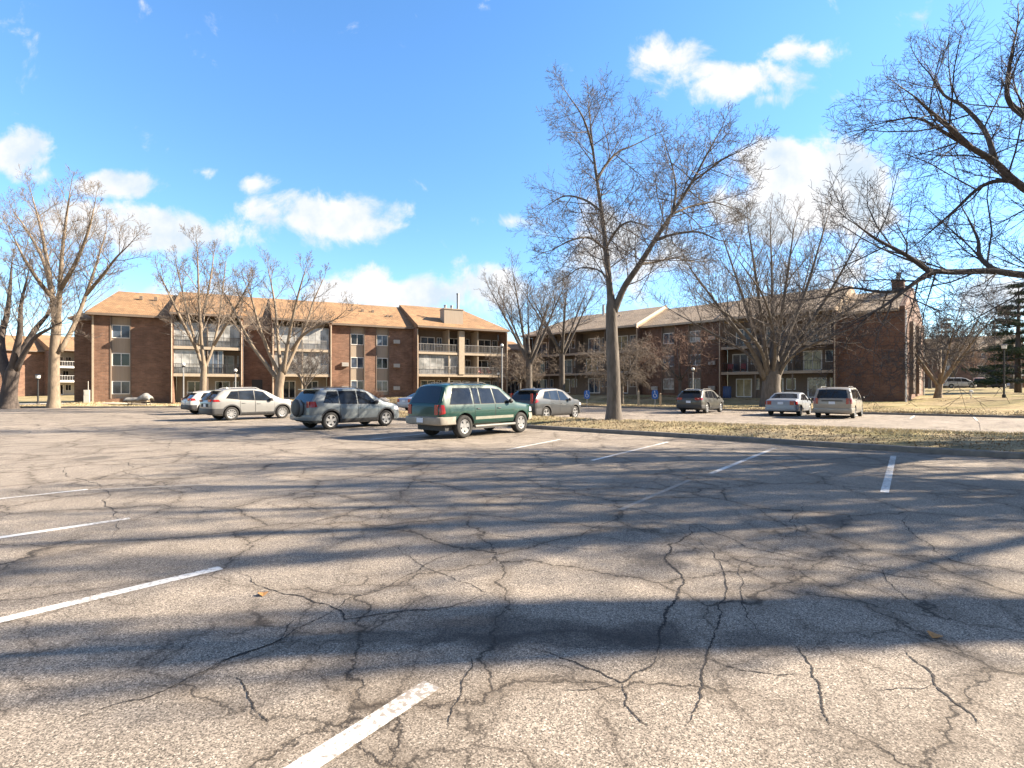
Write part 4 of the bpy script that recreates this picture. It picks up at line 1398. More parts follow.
make_car('parked_car', 'dark green four-wheel-drive wagon with sand bumper nosed in to the island, nearest car', rear_right(463, 438, green), GA, green)
make_car('parked_car', 'blue-grey wagon with spare wheel on its tailgate, parked between the silver and the green cars', rear_right(330, 429.5, rav), GA, rav)
make_car('parked_car', 'silver crossover with black wheel arches, the largest pale car on the left', rear_right(231, 420.5, silver), GA, silver)
make_car('parked_car', 'small white hatchback peeking out on the far side of the silver crossover', rear_right(204, 414.5, white), GA, white)
make_car('parked_car', 'dark graphite crossover with tall red tail lights just beyond the green car', rear_right(545, 420.8, crv), GA, crv)
make_car('parked_car', 'olive-grey wagon parked at the far kerb, left of the big multi-limbed tree', rear_right(706, 413.4, outback), GA, outback)
make_car('parked_car', 'pale silver-blue saloon at the far kerb beside the minivan', rear_right(799, 416, sedan), GA, sedan)
make_car('parked_car', 'sand-coloured minivan seen from behind at the far kerb', rear_right(853, 418.3, van), GA, van)
make_car('parked_car', 'small pale blue car mostly hidden behind the green wagon', rear_right(422, 411.5, sedan), GA, dict(sedan, paint=carpaint('pale_blue_paint', (.30, .34, .42), .3)))
for (px, Y, az, S, lab) in (
        (957, 88, 100, dict(van, paint=white['paint'], bumpm=white['paint'], rails=None), 'white van parked far off behind the sloping lawn'),
        (979, 90, 40, dict(van, paint=carpaint('rust_paint', (.42, .25, .17), .2), bumpm=None, rails=None), 'tan van far off, parked right of the white van'),
        (1002, 92, 60, dict(crv, paint=carpaint('navy_paint', (.03, .05, .12), .3)), 'dark blue car far off near the lamp post on the right')):
    X = (px - 512) / F * Y
    f_ = Vector((math.sin(R(az)), math.cos(R(az)), 0))
    p_ = Vector((X, Y, 0)) - f_ * S['L'] / 2
    make_car('parked_car', lab, (p_.x, p_.y, gz(X, Y) + .02), az, S)


# ------------------------------------------------------------------ bare trees
def smooth_line(pts, rad, per=4):
    """Catmull-Rom through limb points"""
    P = [np.array(p, float) for p in pts]
    P = [2 * P[0] - P[1]] + P + [2 * P[-1] - P[-2]]
    out, rr = [], []
    for i in range(1, len(P) - 2):
        for k in range(per):
            t = k / per
            a = .5 * ((2 * P[i]) + (-P[i - 1] + P[i + 1]) * t + (2 * P[i - 1] - 5 * P[i] + 4 * P[i + 1] - P[i + 2]) * t * t + (-P[i - 1] + 3 * P[i] - 3 * P[i + 1] + P[i + 2]) * t ** 3)
            out.append(a); rr.append(rad[i - 1] + (rad[i] - rad[i - 1]) * t)
    out.append(P[-2]); rr.append(rad[-1])
    return out, rr


def rot_about(v, axis, ang):
    c, s = math.cos(ang), math.sin(ang)
    return v * c + np.cross(axis, v) * s + axis * (axis @ v) * (1 - c)


def nrm(v):
    return v / (math.sqrt(v @ v) + 1e-9)


def chains_to_mesh(name, chains, radii, mtl, parent, sides=3):
    """all chains have the same number of points"""
    P = np.array(chains); Rr = np.array(radii)
    n, k, _ = P.shape
    D = np.empty_like(P)
    D[:, 1:-1] = P[:, 2:] - P[:, :-2]; D[:, 0] = P[:, 1] - P[:, 0]; D[:, -1] = P[:, -1] - P[:, -2]
    D /= np.linalg.norm(D, axis=2, keepdims=True) + 1e-9
    ref = np.where(np.abs(D[:, :1, 2:3]) < .9, np.array([0, 0, 1.0]), np.array([1.0, 0, 0]))
    A = np.cross(D, np.broadcast_to(ref, D.shape)); A /= np.linalg.norm(A, axis=2, keepdims=True) + 1e-9
    B = np.cross(D, A)
    an = np.arange(sides) * 2 * math.pi / sides
    V = P[:, :, None, :] + Rr[:, :, None, None] * (np.cos(an)[None, None, :, None] * A[:, :, None, :] + np.sin(an)[None, None, :, None] * B[:, :, None, :])
    V = V.reshape(-1, 3)
    base = (np.arange(n) * k * sides)[:, None, None]
    i = np.arange(k - 1)[None, :, None] * sides
    j = np.arange(sides)[None, None, :]
    j2 = (j + 1) % sides
    q = np.stack([base + i + j, base + i + j2, base + i + sides + j2, base + i + sides + j], axis=-1).reshape(-1, 4)
    me = bpy.data.meshes.new(name)
    me.vertices.add(len(V)); me.vertices.foreach_set('co', V.astype(np.float32).ravel())
    me.loops.add(q.size); me.loops.foreach_set('vertex_index', q.astype(np.int32).ravel())
    me.polygons.add(len(q)); me.polygons.foreach_set('loop_start', (np.arange(len(q)) * 4).astype(np.int32))
    me.update(calc_edges=True)
    me.polygons.foreach_set('use_smooth', [True] * len(q))
    me.materials.append(mtl)
    o = bpy.data.objects.new(name, me); COL.objects.link(o)
    if parent:
        o.parent = parent
    return o


def bare_tree(name, label, base, limbs, P, bark, twig, group=None, cat='tree'):
    """limbs: list of (points, radii, first fraction that bears branches)"""
    rd = random.Random(P.get('seed', 1))
    root = empty(name, base, label, cat, group)
    bx = np.array(base, float)
    tb = MB()
    chains, radii = [], []
    up = P.get('up', [.10, .12, .10, .05])
    cnt = P['n']; ratio = P.get('ratio', .52); ang = P.get('ang', (32, 62)); rmin = P.get('rmin', .006)
    maxl = len(cnt)
    jit = P.get('jit', .22)

    def grow(p, d, L, r, lvl):
        pts = [p]; K = 4
        dd = d
        for i in range(K - 1):
            u = up[min(lvl, len(up) - 1)] * (1.0 if P.get('arch') is None or i > 0 else -P['arch'])
            dd = nrm(dd + np.array([rd.gauss(0, jit), rd.gauss(0, jit), rd.gauss(0, jit) + u * 1.6]))
            pts.append(pts[-1] + dd * (L / (K - 1)))
        re = max(rmin * .7, r * .38)
        rr = [r + (re - r) * i / (K - 1) for i in range(K)]
        chains.append(pts); radii.append(rr)
        if lvl >= maxl:
            return
        n = max(1, int(cnt[lvl] * rd.uniform(.75, 1.25) + .5))
        ph = rd.uniform(0, 6.28)
        for c in range(n):
            t = min(.995, .18 + .82 * (c + rd.random()) / n)
            f = t * (K - 1); i = min(K - 2, int(f)); q = pts[i] + (pts[i + 1] - pts[i]) * (f - i)
            tan = nrm(pts[i + 1] - pts[i])
            ax = nrm(np.cross(tan, np.array([rd.gauss(0, 1), rd.gauss(0, 1), rd.gauss(0, 1)])))
            ax = rot_about(nrm(np.cross(tan, np.array([.3, .2, 1.0]))), tan, ph + c * 2.4 + rd.uniform(-.5, .5))
            nd_ = rot_about(tan, ax, R(rd.uniform(*ang)))
            rl = rr[i] + (rr[i + 1] - rr[i]) * (f - i)
            grow(q, nd_, L * ratio * (1.15 - .55 * t) * rd.uniform(.65, 1.25), max(rmin, rl * rd.uniform(.45, .62)), lvl + 1)

    for (pts, rad, f0) in limbs:
        pts = [np.array(p, float) - bx for p in pts]
        if f0 >= 1:                     # the stem runs out between the limbs
            e = nrm(pts[-1] - pts[-2])
            pts = pts + [pts[-1] + e * rad[-1] * 2.0, pts[-1] + e * rad[-1] * 4.5]; rad = list(rad) + [rad[-1] * .62, rad[-1] * .15]
        lp, lr = smooth_line(pts, rad)
        tb.tube(lp, lr, 9)
        seg = [np.linalg.norm(lp[i + 1] - lp[i]) for i in range(len(lp) - 1)]
        tot = sum(seg)
        if f0 >= 1:
            continue
        n = max(2, int(tot * (1 - f0) * P['per_m']))
        ph = rd.uniform(0, 6.28)
        for c in range(n):
            t = f0 + (1 - f0) * (c + rd.random()) / n
            s = t * tot; i = 0
            while i < len(seg) - 1 and s > seg[i]:
                s -= seg[i]; i += 1
            u = min(1, s / seg[i])
            q = lp[i] + (lp[i + 1] - lp[i]) * u
            rl = lr[i] + (lr[i + 1] - lr[i]) * u
            tan = nrm(lp[i + 1] - lp[i])
            ax = rot_about(nrm(np.cross(tan, np.array([.3, .2, 1.0]))), tan, ph + c * 2.4 + rd.uniform(-.6, .6))
            nd_ = rot_about(tan, ax, R(rd.uniform(*P.get('ang0', ang))))
            L = P['L'] * (1.1 - P.get('taper', .55) * (t - f0) / (1 - f0 + 1e-6)) * rd.uniform(.6, 1.2)
            grow(q, nd_, L, max(rmin * 1.5, min(rl * .55, P.get('rb', .05))), 1)
        # the limb's tip runs on
        grow(lp[-1], nrm(lp[-1] - lp[-2]), P['L'] * .5, lr[-1], 1)
    tb.build('trunk', bark, root, 180, fix=False)
    chains_to_mesh('crown', chains, radii, twig, root)
    return root


def auto_limbs(base, h, spread, trunk_h, r, n, rd, lean=(0, 0), flare=1.5):
    """a trunk that breaks up into n rising limbs"""
    b0 = Vector(base)
    fk = b0 + Vector((lean[0] * trunk_h, lean[1] * trunk_h, trunk_h))
    L = [([b0 - Vector((0, 0, .3)), b0 + Vector((0, 0, .25)), b0.lerp(fk, .5), fk], [r * flare * .9, r * 1.0, r * .85, r * .78], 1.0)]
    for i in range(n):
        a = 2 * math.pi * (i + rd.uniform(-.3, .3)) / n + .6
        sp = spread * rd.uniform(.55, 1.0)
        hh = (h - trunk_h) * rd.uniform(.72, 1.0) * (1 - .25 * (sp / spread) ** 2)
        d = Vector((math.cos(a) * sp, math.sin(a) * sp, 0))
        st = b0.lerp(fk, rd.uniform(.82, 1.0))
        p1 = st + d * .28 + Vector((0, 0, hh * .25))
        p2 = st + d * .62 + Vector((0, 0, hh * .60))
        p3 = st + d * .95 + Vector((0, 0, hh * .92))
        rl = r * rd.uniform(.34, .50)
        L.append(([st - Vector((0, 0, .15)), p1, p2, p3], [rl * 1.2, rl * .8, rl * .5, rl * .2], .22))
    return L


def at(px, Y):
    X = (px - 512) / F * Y
    return (X, Y, gz(X, Y))


BG = 'bare trees on the lawn'
# main tree on the island: two leaders
Y1 = 22.2


def q(px, py, d=0.0):
    return P3(px, py, Y1 + d)


bs = q(614, 423)
zb_ = .25
bs = Vector((bs.x, Y1, zb_))
limbs = [
    ([(bs.x, Y1, -.1), q(614, 405), q(613.5, 370), q(612, 335), q(611.5, 308)], [.46, .31, .285, .26, .24], 1.0),
    ([q(611.5, 312), q(609, 280, .1), q(606, 250, .3), q(602, 215, .4), q(597, 180, .2), q(593, 150, 0), q(590, 120, -.2)], [.165, .135, .115, .09, .068, .048, .028], .10),
    ([q(613, 315), q(624, 288, -.2), q(640, 264, -.5), q(655, 240, -.8), q(672, 214, -1), q(692, 182, -1.2), q(704, 160, -1.2), q(716, 138, -1.1)], [.165, .138, .12, .10, .08, .06, .042, .028], .12),
    ([q(597, 180, .2), q(606, 165, .6), q(618, 152, 1), q(632, 146, 1.3), q(648, 138, 1.6)], [.07, .06, .045, .03, .02], .1),
    ([q(593, 150, 0), q(587, 128, -.5), q(580, 112, -1), q(570, 98, -1.4)], [.06, .045, .03, .02], .1),
    ([q(606, 250, .3), q(590, 238, -.6), q(572, 240, -1.5), q(552, 250, -2.4)], [.06, .05, .035, .02], .1),
    ([q(602, 212, .4), q(585, 200, 1.2), q(565, 196, 2), q(548, 205, 2.8)], [.06, .05, .035, .02], .1),
    ([q(606, 248, .3), q(615, 232, -1.2), q(628, 222, -2.6), q(645, 225, -3.6)], [.06, .05, .035, .02], .1),
    ([q(640, 264, -.5), q(655, 262, .8), q(674, 258, 2), q(694, 262, 3)], [.07, .05, .035, .02], .1),
    ([q(655, 240, -.8), q(675, 234, -1.8), q(698, 232, -2.8), q(718, 240, -3.4)], [.06, .05, .035, .02], .1),
    ([q(672, 214, -1), q(692, 206, .2), q(712, 202, 1.2), q(732, 208, 1.8)], [.06, .045, .03, .02], .1),
    ([q(672, 214, -1), q(676, 190, -.4), q(672, 166, .2), q(664, 140, .6)], [.06, .045, .03, .02], .1),
    ([q(692, 182, -1.2), q(706, 172, -2), q(722, 160, -2.6), q(738, 152, -3)], [.05, .04, .03, .02], .1),
    ([q(609, 280, .1), q(598, 270, 1.6), q(580, 268, 2.8), q(562, 280, 3.6)], [.05, .04, .03, .02], .1),
]
bare_tree('bare_tree', 'tall bare tree with two leaders on the grass island, tallest tree in the middle', (bs.x, Y1, 0), limbs,
          dict(n=[0, 9, 6, 2], L=2.45, per_m=2.4, ratio=.56, up=[.1, .02, .10, .08], arch=.2, rb=.032, rmin=.0062, ang0=(40, 75), ang=(30, 60), seed=3, jit=.10, taper=.45), M['bark'], M['twig'])

# big multi-limbed tree before the right house
Y2 = 43.5
b2 = Vector(at(771, Y2))


def q2(px, py, d=0.0):
    return P3(px, py, Y2 + d)


limbs = [([(b2.x, Y2, b2.z - .4), q2(771, 396), q2(771, 386), q2(772, 376)], [1.05, .80, .72, .70], 1.0)]
rd_ = random.Random(5)
for (x1, y1, x2, y2, x3, y3, d, r) in [
        (752, 350, 725, 315, 690, 268, -2, .40), (757, 345, 742, 295, 722, 235, 2.5, .36), (764, 340, 757, 285, 748, 225, -3, .34), (772, 335, 772, 280, 770, 222, 3, .34),
        (778, 340, 786, 285, 794, 228, -1, .36), (784, 345, 806, 290, 826, 222, 2, .38), (788, 350, 822, 305, 862, 235, -2.5, .36), (792, 352, 836, 318, 884, 286, 1.5, .34),
        (748, 354, 715, 335, 674, 312, 2.0, .28), (790, 358, 822, 340, 862, 325, -4, .26), (760, 348, 735, 320, 705, 300, -5, .26), (775, 345, 765, 300, 740, 262, -5.5, .26), (780, 342, 800, 300, 812, 255, 5, .28)]:
    limbs.append(([q2(771 + (x1 - 771) * .25, 380, 0), q2(x1, y1, d * .3), q2(x2, y2, d * .8), q2(x3, y3, d * 1.3)], [r * .72, r * .5, r * .32, r * .12], .2))
bare_tree('bare_tree', 'broad bare tree with many spreading limbs behind the silver-blue saloon', (b2.x, Y2, b2.z), limbs,
          dict(n=[0, 6, 5, 2], L=4.4, per_m=1.15, ratio=.57, up=[.1, .10, .10, .08], rb=.055, rmin=.010, ang0=(25, 55), ang=(25, 55), seed=9, jit=.09), M['bark'], M['twig'])

# tree whose trunk stands right of the picture and whose limbs reach in
Y5 = 13.2
b5 = Vector((17.6, 13.6, .25))


def q5(px, py, d=0.0):
    return P3(px, py, Y5 + d)


limbs = [([(b5.x, b5.y, -.1), (b5.x, b5.y, .6), (17.5, 13.5, 2.4), (17.3, 13.4, 4.4)], [.75, .46, .42, .38], 1.0),
         ([(17.4, 13.4, 4.0), (15.6, 13.2, 5.3), q5(1024, 188), q5(996, 163), q5(970, 147, -.2), q5(947, 134, -.3), q5(917, 118, -.4), q5(886, 122, -.5)], [.22, .145, .09, .078, .062, .042, .028, .016], .32),
         ([q5(996, 163), q5(985, 131, .4), q5(964, 107, .8), q5(944, 95, 1.0), q5(930, 74, 1.2)], [.07, .055, .045, .032, .02], .12),
         ([q5(970, 147, -.2), q5(950, 128, -.6), q5(929, 110, -1), q5(915, 97, -1.3)], [.07, .055, .035, .02], .1),
         ([q5(1040, 195), q5(1010, 181, .5), q5(982, 186, .9), q5(955, 210, 1.2), q5(930, 232, 1.4)], [.08, .06, .05, .035, .02], .2),
         ([(17.2, 13.4, 4.2), (15.8, 13.5, 6.6), q5(1040, 128, .5), q5(1010, 103, .6), q5(1008, 78, .5), q5(1013, 46, .3)], [.26, .2, .10, .06, .05, .03], .45),
         ([(17.4, 13.4, 3.4), (15.4, 12.9, 4.3), q5(1024, 275, -.6), q5(992, 271, -.7), q5(957, 272, -.8), q5(932, 272, -.9), q5(916, 282, -1), q5(901, 293, -1.1), q5(884, 306, -1.2), q5(864, 316, -1.3)],
          [.22, .14, .085, .075, .07, .062, .052, .042, .03, .018], .35),
         ([q5(930, 272, -.9), q5(906, 255, -1.2), q5(878, 240, -1.5), q5(858, 226, -1.7)], [.06, .045, .03, .015], .1),
         ([q5(918, 281, -1), q5(914, 300, -.9), q5(908, 322, -.8), q5(905, 345, -.8)], [.02, .015, .010, .007], .05),
         ([q5(892, 301, -1.1), q5(886, 318, -1.2), q5(878, 334, -1.3), q5(874, 352, -1.3)], [.02, .015, .010, .007], .05),
         ([q5(936, 272, -.9), q5(930, 292, -.7), q5(924, 312, -.5), q5(921, 335, -.4)], [.02, .015, .010, .007], .05),
         ([q5(875, 310, -1.2), q5(862, 322, -1), q5(850, 336, -.8), q5(843, 350, -.7)], [.025, .018, .012, .007], .05),
         ([q5(995, 271, -.7), q5(980, 257, -.3), q5(978, 240, .1), q5(968, 218, .4)], [.06, .05, .035, .02], .1),
         ([q5(905, 290, -1.1), q5(880, 292, -.4), q5(850, 288, .2), q5(826, 296, .6)], [.05, .035, .025, .015], .1),
         ([(17.3, 13.4, 4.4), (18.2, 13.4, 7), (19.0, 13.6, 10), (19.6, 13.8, 13.5)], [.3, .24, .17, .06], .25),
         ([(17.3, 13.4, 4.0), (18.6, 12.6, 6.2), (20, 12, 8.5), (21, 11.6, 11)], [.26, .2, .13, .05], .25),
         ([(17.3, 13.4, 4.6), (18.0, 14.6, 7.5), (18.6, 15.6, 10.5), (19.4, 16.2, 13)], [.26, .2, .13, .05], .25),
         ([(17.3, 13.4, 4.4), (17.0, 12.2, 7.0), (16.8, 11.4, 9.6), (16.4, 10.8, 12)], [.26, .2, .13, .05], .25),
         ([(17.3, 13.4, 4.0), (16.6, 11.6, 5.6), (16.4, 10.0, 7.0), (16.2, 8.6, 8.6)], [.22, .16, .11, .04], .2),
         ([(17.3, 13.4, 4.4), (17.6, 12.0, 6.4), (18.2, 10.4, 8.4), (18.6, 9.2, 10.6)], [.22, .16, .11, .04], .2),
         ([(17.3, 13.4, 4.0), (18.4, 15.2, 5.8), (20.2, 17.0, 7.4), (21.6, 18.4, 9)], [.2, .15, .1, .04], .2)]
bare_tree('bare_tree', 'dark bare tree at the right edge with a long low limb over the island', tuple(b5), limbs,
          dict(n=[0, 8, 5, 2], L=2.1, per_m=2.9, ratio=.57, up=[.1, .05, .04, .03], rb=.026, rmin=.0045, ang0=(28, 62), ang=(28, 60), seed=21, jit=.12, taper=.5), M['bark_dark'], M['twig_dark'])

# a second tree off to the right whose narrow crown shades the near asphalt
b6 = Vector((16.2, 4.9, .2))
limbs = [([(b6.x, b6.y, -.1), (b6.x, b6.y, .5), (16.2, 4.9, 3), (16.1, 4.95, 5)], [.5, .36, .32, .30], 1.0)]
for (ox, oy, h, r) in ((0, 0, 14.0, .24), (.45, .30, 12.0, .15), (-.5, -.28, 12.6, .16), (-.35, .40, 11.5, .13), (.2, -.42, 11.0, .13)):
    limbs.append(([(16.1, 4.95, 4.6), (16.1 + ox * .5, 5.05 + oy * .5, 6.6), (16.1 + ox * .8, 5.4 + oy * .8, 9.0), (16.0 + ox, 5.4 + oy, h)], [r, r * .85, r * .65, r * .15], .2))
bare_tree('bare_tree', 'narrow upright bare tree standing beyond the right edge, its shadow across the near asphalt', tuple(b6), limbs,
          dict(n=[0, 6, 4], L=1.0, per_m=2.2, up=[.2, .2, .12, .1], rb=.03, rmin=.007, ang0=(20, 45), ang=(25, 50), seed=31, jit=.14), M['bark'], M['twig'])

rdm = random.Random(77)
for (bx_, by_, h_, sp_, sd_, lab) in ((19.5, 9.3, 17.0, 3.6, 81, 'tall bare tree past the right edge whose shadow crosses the middle of the lot'),
                                     (28.5, 13.5, 16.0, 4.5, 83, 'tall bare tree past the right edge whose shadow lies along the island kerb')):
    L_ = auto_limbs((bx_, by_, .2), h_, sp_, 4.2, .52, 12, rdm)
    bare_tree('bare_tree', lab, (bx_, by_, .2), L_, dict(n=[0, 7, 5], L=2.7, per_m=1.6, ratio=.56, up=[.1, .08, .06, .04], rb=.06, rmin=.011, ang0=(28, 60), ang=(28, 58), seed=sd_, jit=.10), M['bark'], M['twig'])


def lawn_tree(label, px, Y, h, spread, th, r, n, P, bark='bark_tan', twig='twig_tan', lean=(0, 0), name='bare_tree', base=None, group=BG):
    bb = base or at(px, Y)
    L = auto_limbs(bb, h, spread, th, r, n, rdm, lean)
    return bare_tree(name, label, bb, L, P, M[bark], M[twig], group)


def PR(seed, L, n=(0, 6, 5, 2), per=1.4, rmin=.011, **k):
    d = dict(n=list(n), L=L * 1.22, ratio=.57, per_m=per, up=[.1, .10, .10, .06], rb=.045, rmin=rmin, ang0=(25, 52), ang=(25, 55), seed=seed, jit=.10)
    d.update(k)
    return d


Ya = 44.0
ba_ = Vector(at(8, Ya))


def q0(px, py, d=0.0):
    return P3(px, py, Ya + d)


limbs = [([(ba_.x, Ya, ba_.z - .3), q0(8.5, 398), q0(10, 384), q0(12, 374)], [.85, .58, .52, .5], 1.0),
         ([q0(9, 380), q0(3, 358, .4), q0(1.5, 336, .8), q0(7, 315, 1), q0(10, 290, 1.2), q0(12, 262, 1.4)], [.42, .3, .25, .2, .14, .05], .3),
         ([q0(11, 376), q0(16, 352, -.4), q0(20, 331, -.8), q0(21, 305, -1.2), q0(28, 275, -1.6)], [.36, .26, .2, .14, .05], .3),
         ([q0(13, 374), q0(26, 345, .5), q0(37, 327, 1), q0(48, 314, 1.5), q0(58, 296, 2)], [.36, .26, .2, .13, .05], .3),
         ([q0(14, 372), q0(33, 340, -.8), q0(49, 329, -1.6), q0(62, 322, -2.4)], [.22, .16, .1, .04], .4),
         ([q0(8, 378), q0(-8, 350, .6), q0(-20, 320, 1.4), q0(-28, 285, 2)], [.3, .22, .15, .05], .3)]
bare_tree('bare_tree', 'dark-trunked bare tree forking low at the far left edge', tuple(ba_), limbs, PR(41, 3.0), M['bark_dark'], M['twig_tan'], BG)
Yb = 45.5
bb_ = Vector(at(54, Yb))


def q3(px, py, d=0.0):
    return P3(px, py, Yb + d)


limbs = [([(bb_.x, Yb, bb_.z - .3), q3(54, 398), q3(54, 370), q3(55, 345), q3(57, 322)], [.62, .44, .40, .38, .35], 1.0),
         ([q3(56, 330), q3(52, 295, .5), q3(47, 260, 1), q3(40, 225, 1.2), q3(32, 196, 1.3)], [.26, .2, .15, .1, .04], .15),
         ([q3(57, 328), q3(60, 290, -.8), q3(62, 255, -1.2), q3(66, 220, -1.4), q3(70, 192, -1.4)], [.25, .19, .14, .1, .04], .15),
         ([q3(60, 352), q3(74, 325, .8), q3(86, 295, 1.4), q3(97, 262, 1.8), q3(106, 232, 2)], [.22, .18, .14, .09, .04], .2),
         ([q3(86, 295, 1.4), q3(102, 276, 0), q3(116, 258, -1), q3(128, 246, -1.8)], [.16, .12, .08, .04], .15),
         ([q3(54, 300, .4), q3(38, 280, -1.6), q3(24, 258, -2.6), q3(14, 238, -3.2)], [.2, .15, .1, .04], .15),
         ([q3(60, 290, -.8), q3(76, 262, -2.6), q3(88, 232, -3.6), q3(94, 208, -4)], [.2, .15, .1, .04], .15),
         ([q3(52, 295, .5), q3(44, 262, 2.6), q3(28, 232, 4), q3(14, 212, 5)], [.2, .15, .1, .04], .15)]
bare_tree('bare_tree', 'tall bare tree with a thick tan trunk before the left end of the sunlit house', tuple(bb_), limbs, PR(43, 2.9, (0, 6, 5, 2), 1.5), M['bark_tan'], M['twig_tan'], BG)
Yc = 43.0
bc_ = Vector(at(203, Yc))


def q4(px, py, d=0.0):
    return P3(px, py, Yc + d)


limbs = [([(bc_.x, Yc, bc_.z - .3), q4(203, 396), q4(203.5, 380), q4(204, 368)], [.42, .27, .25, .23], 1.0),
         ([q4(203, 372), q4(196, 345, .3), q4(188, 315, .6), q4(181, 285, 1), q4(176, 262, 1.2)], [.14, .12, .09, .06, .025], .25),
         ([q4(204, 370), q4(201, 335, -.5), q4(199, 300, -1), q4(198, 270, -1.4), q4(197, 245, -1.6)], [.14, .12, .09, .06, .025], .25),
         ([q4(204, 370), q4(212, 350, .5), q4(218, 325, 1), q4(222, 295, 1.6), q4(226, 262, 2)], [.14, .11, .09, .06, .025], .25),
         ([q4(199, 345), q4(204, 312, 1.6), q4(210, 282, 2.6), q4(214, 254, 3.2)], [.15, .12, .08, .03], .2),
         ([q4(198, 352), q4(184, 325, -1.4), q4(170, 296, -2.4), q4(160, 275, -3)], [.14, .11, .07, .03], .2),
         ([q4(214, 345), q4(230, 318, -1.2), q4(243, 295, -2.2), q4(252, 278, -3)], [.13, .1, .07, .03], .2)]
bare_tree('bare_tree', 'slender forked bare tree directly behind the silver crossover', tuple(bc_), limbs, PR(45, 2.0, (0, 7, 5, 2), 1.7, rmin=.010), M['bark_tan'], M['twig_tan'], BG)
Yd = 39.0
bd_ = Vector((P3(279, 400, Yd).x, Yd, gz(P3(279, 400, Yd).x, Yd)))


def q6(px, py, d=0.0):
    return P3(px, py, Yd + d)


limbs = [([(bd_.x, Yd, bd_.z - .3), q6(279, 402), q6(279, 388), q6(281, 376)], [.5, .35, .32, .3], 1.0),
         ([q6(278, 380), q6(266, 364, .2), q6(252, 345, .5), q6(240, 322, .9), q6(230, 302, 1.2), q6(221, 288, 1.4)], [.17, .15, .12, .09, .06, .025], .3),
         ([q6(280, 376), q6(268, 350, -.6), q6(258, 322, -1.2), q6(252, 300, -1.6), q6(244, 280, -2)], [.15, .12, .09, .06, .025], .25),
         ([q6(281, 374), q6(278, 342, .6), q6(276, 312, 1.2), q6(272, 288, 1.6), q6(268, 268, 2)], [.15, .12, .09, .06, .025], .25),
         ([q6(283, 374), q6(288, 342, -.6), q6(294, 312, -1.2), q6(300, 288, -1.6), q6(306, 268, -2)], [.15, .12, .09, .06, .025], .25),
         ([q6(284, 374), q6(296, 348, .8), q6(306, 325, 1.6), q6(314, 300, 2.2), q6(324, 278, 2.6)], [.14, .11, .09, .06, .025], .25),
         ([q6(292, 350, .4), q6(302, 336, -.4), q6(318, 326, -1), q6(334, 320, -1.6), q6(344, 312, -2)], [.13, .1, .08, .05, .02], .2)]
bare_tree('bare_tree', 'bare tree with sprawling limbs from a short tan trunk, between the silver and blue-grey cars', tuple(bd_), limbs, PR(47, 1.8, (0, 7, 4, 2), 1.6, rmin=.010), M['bark_tan'], M['twig_tan'], BG)
lawn_tree('small bare ornamental tree against the house behind the blue-grey wagon', 305, 54, 6.0, 2.4, 1.8, .16, 6, PR(49, 1.7, (0, 7, 5, 2), 2.2), 'bark', 'twig', name='small_tree')
lawn_tree('tall thin bare tree right of the round-globe lamp post, before the link of the houses', 529, 56, 16.5, 5.0, 5.0, .42, 7, PR(51, 3.2, (0, 6, 4, 2), 1.4), 'bark', 'twig')
lawn_tree('bare tree close to the dark house wall, right of the tall thin tree', 562, 61, 16.5, 5.5, 6.0, .40, 6, PR(53, 3.2, (0, 6, 4, 2), 1.3), 'bark', 'twig')
DR = dict(up=[.0, -.06, -.10, -.08], ang0=(40, 80), ang=(35, 70))
lawn_tree('small crab apple with a flat tangled crown beside the thin tree', 520, 58, 6.2, 4.0, 2.6, .16, 8, PR(55, 2.0, (0, 8, 5, 2), 2.0, **DR), 'bark', 'twig_tan', name='small_tree')
lawn_tree('dense low crab apple behind the trunk of the tallest tree', 622, 51, 7.4, 4.3, 2.2, .20, 9, PR(57, 2.0, (0, 7, 5, 2), 1.9, **DR), 'bark', 'twig_tan', name='small_tree')
lawn_tree('low reddish crab apple before the window strips of the dark house', 680, 54, 8.0, 4.6, 2.4, .18, 8, PR(59, 2.0, (0, 6, 4, 2), 1.7, **DR), 'bark', 'twig_red', name='small_tree')
lawn_tree('leaning multi-stemmed bare tree on the rise between the dark house and the pine', 938, 50, 11.0, 6.0, 1.4, .34, 7, PR(63, 2.6, (0, 7, 5, 2), 1.7), 'bark_tan', 'twig', (.1, 0))
lawn_tree('bare tree on the lawn past the right edge, its shadow lying across the rise', 1210, 44, 13, 6, 3, .4, 7, PR(71, 2.8, (0, 6, 4, 2), 1.4), 'bark', 'twig')
lawn_tree('second bare tree past the right edge, farther up the rise', 1140, 58, 13, 6, 3, .4, 7, PR(73, 2.8, (0, 6, 4, 2), 1.4), 'bark', 'twig')
for (px, Y, h, lab, tw) in ((952, 104, 13, 'hazy bare tree just left of the far white van', 'twig'), (974, 108, 11, 'hazy bare tree behind the far tan van', 'twig_red'), (930, 96, 15, 'bare tree rising behind the right end of the dark house', 'twig'),
                            (1012, 82, 12, 'bare tree in front of the low dark garage', 'twig')):
    lawn_tree(lab, px, Y, h, h * .42, 2.5, .28, 6, PR(int(px), 2.8, (0, 6, 4, 2), 1.2, rmin=.02), 'bark', tw, group='bare trees far off on the right')


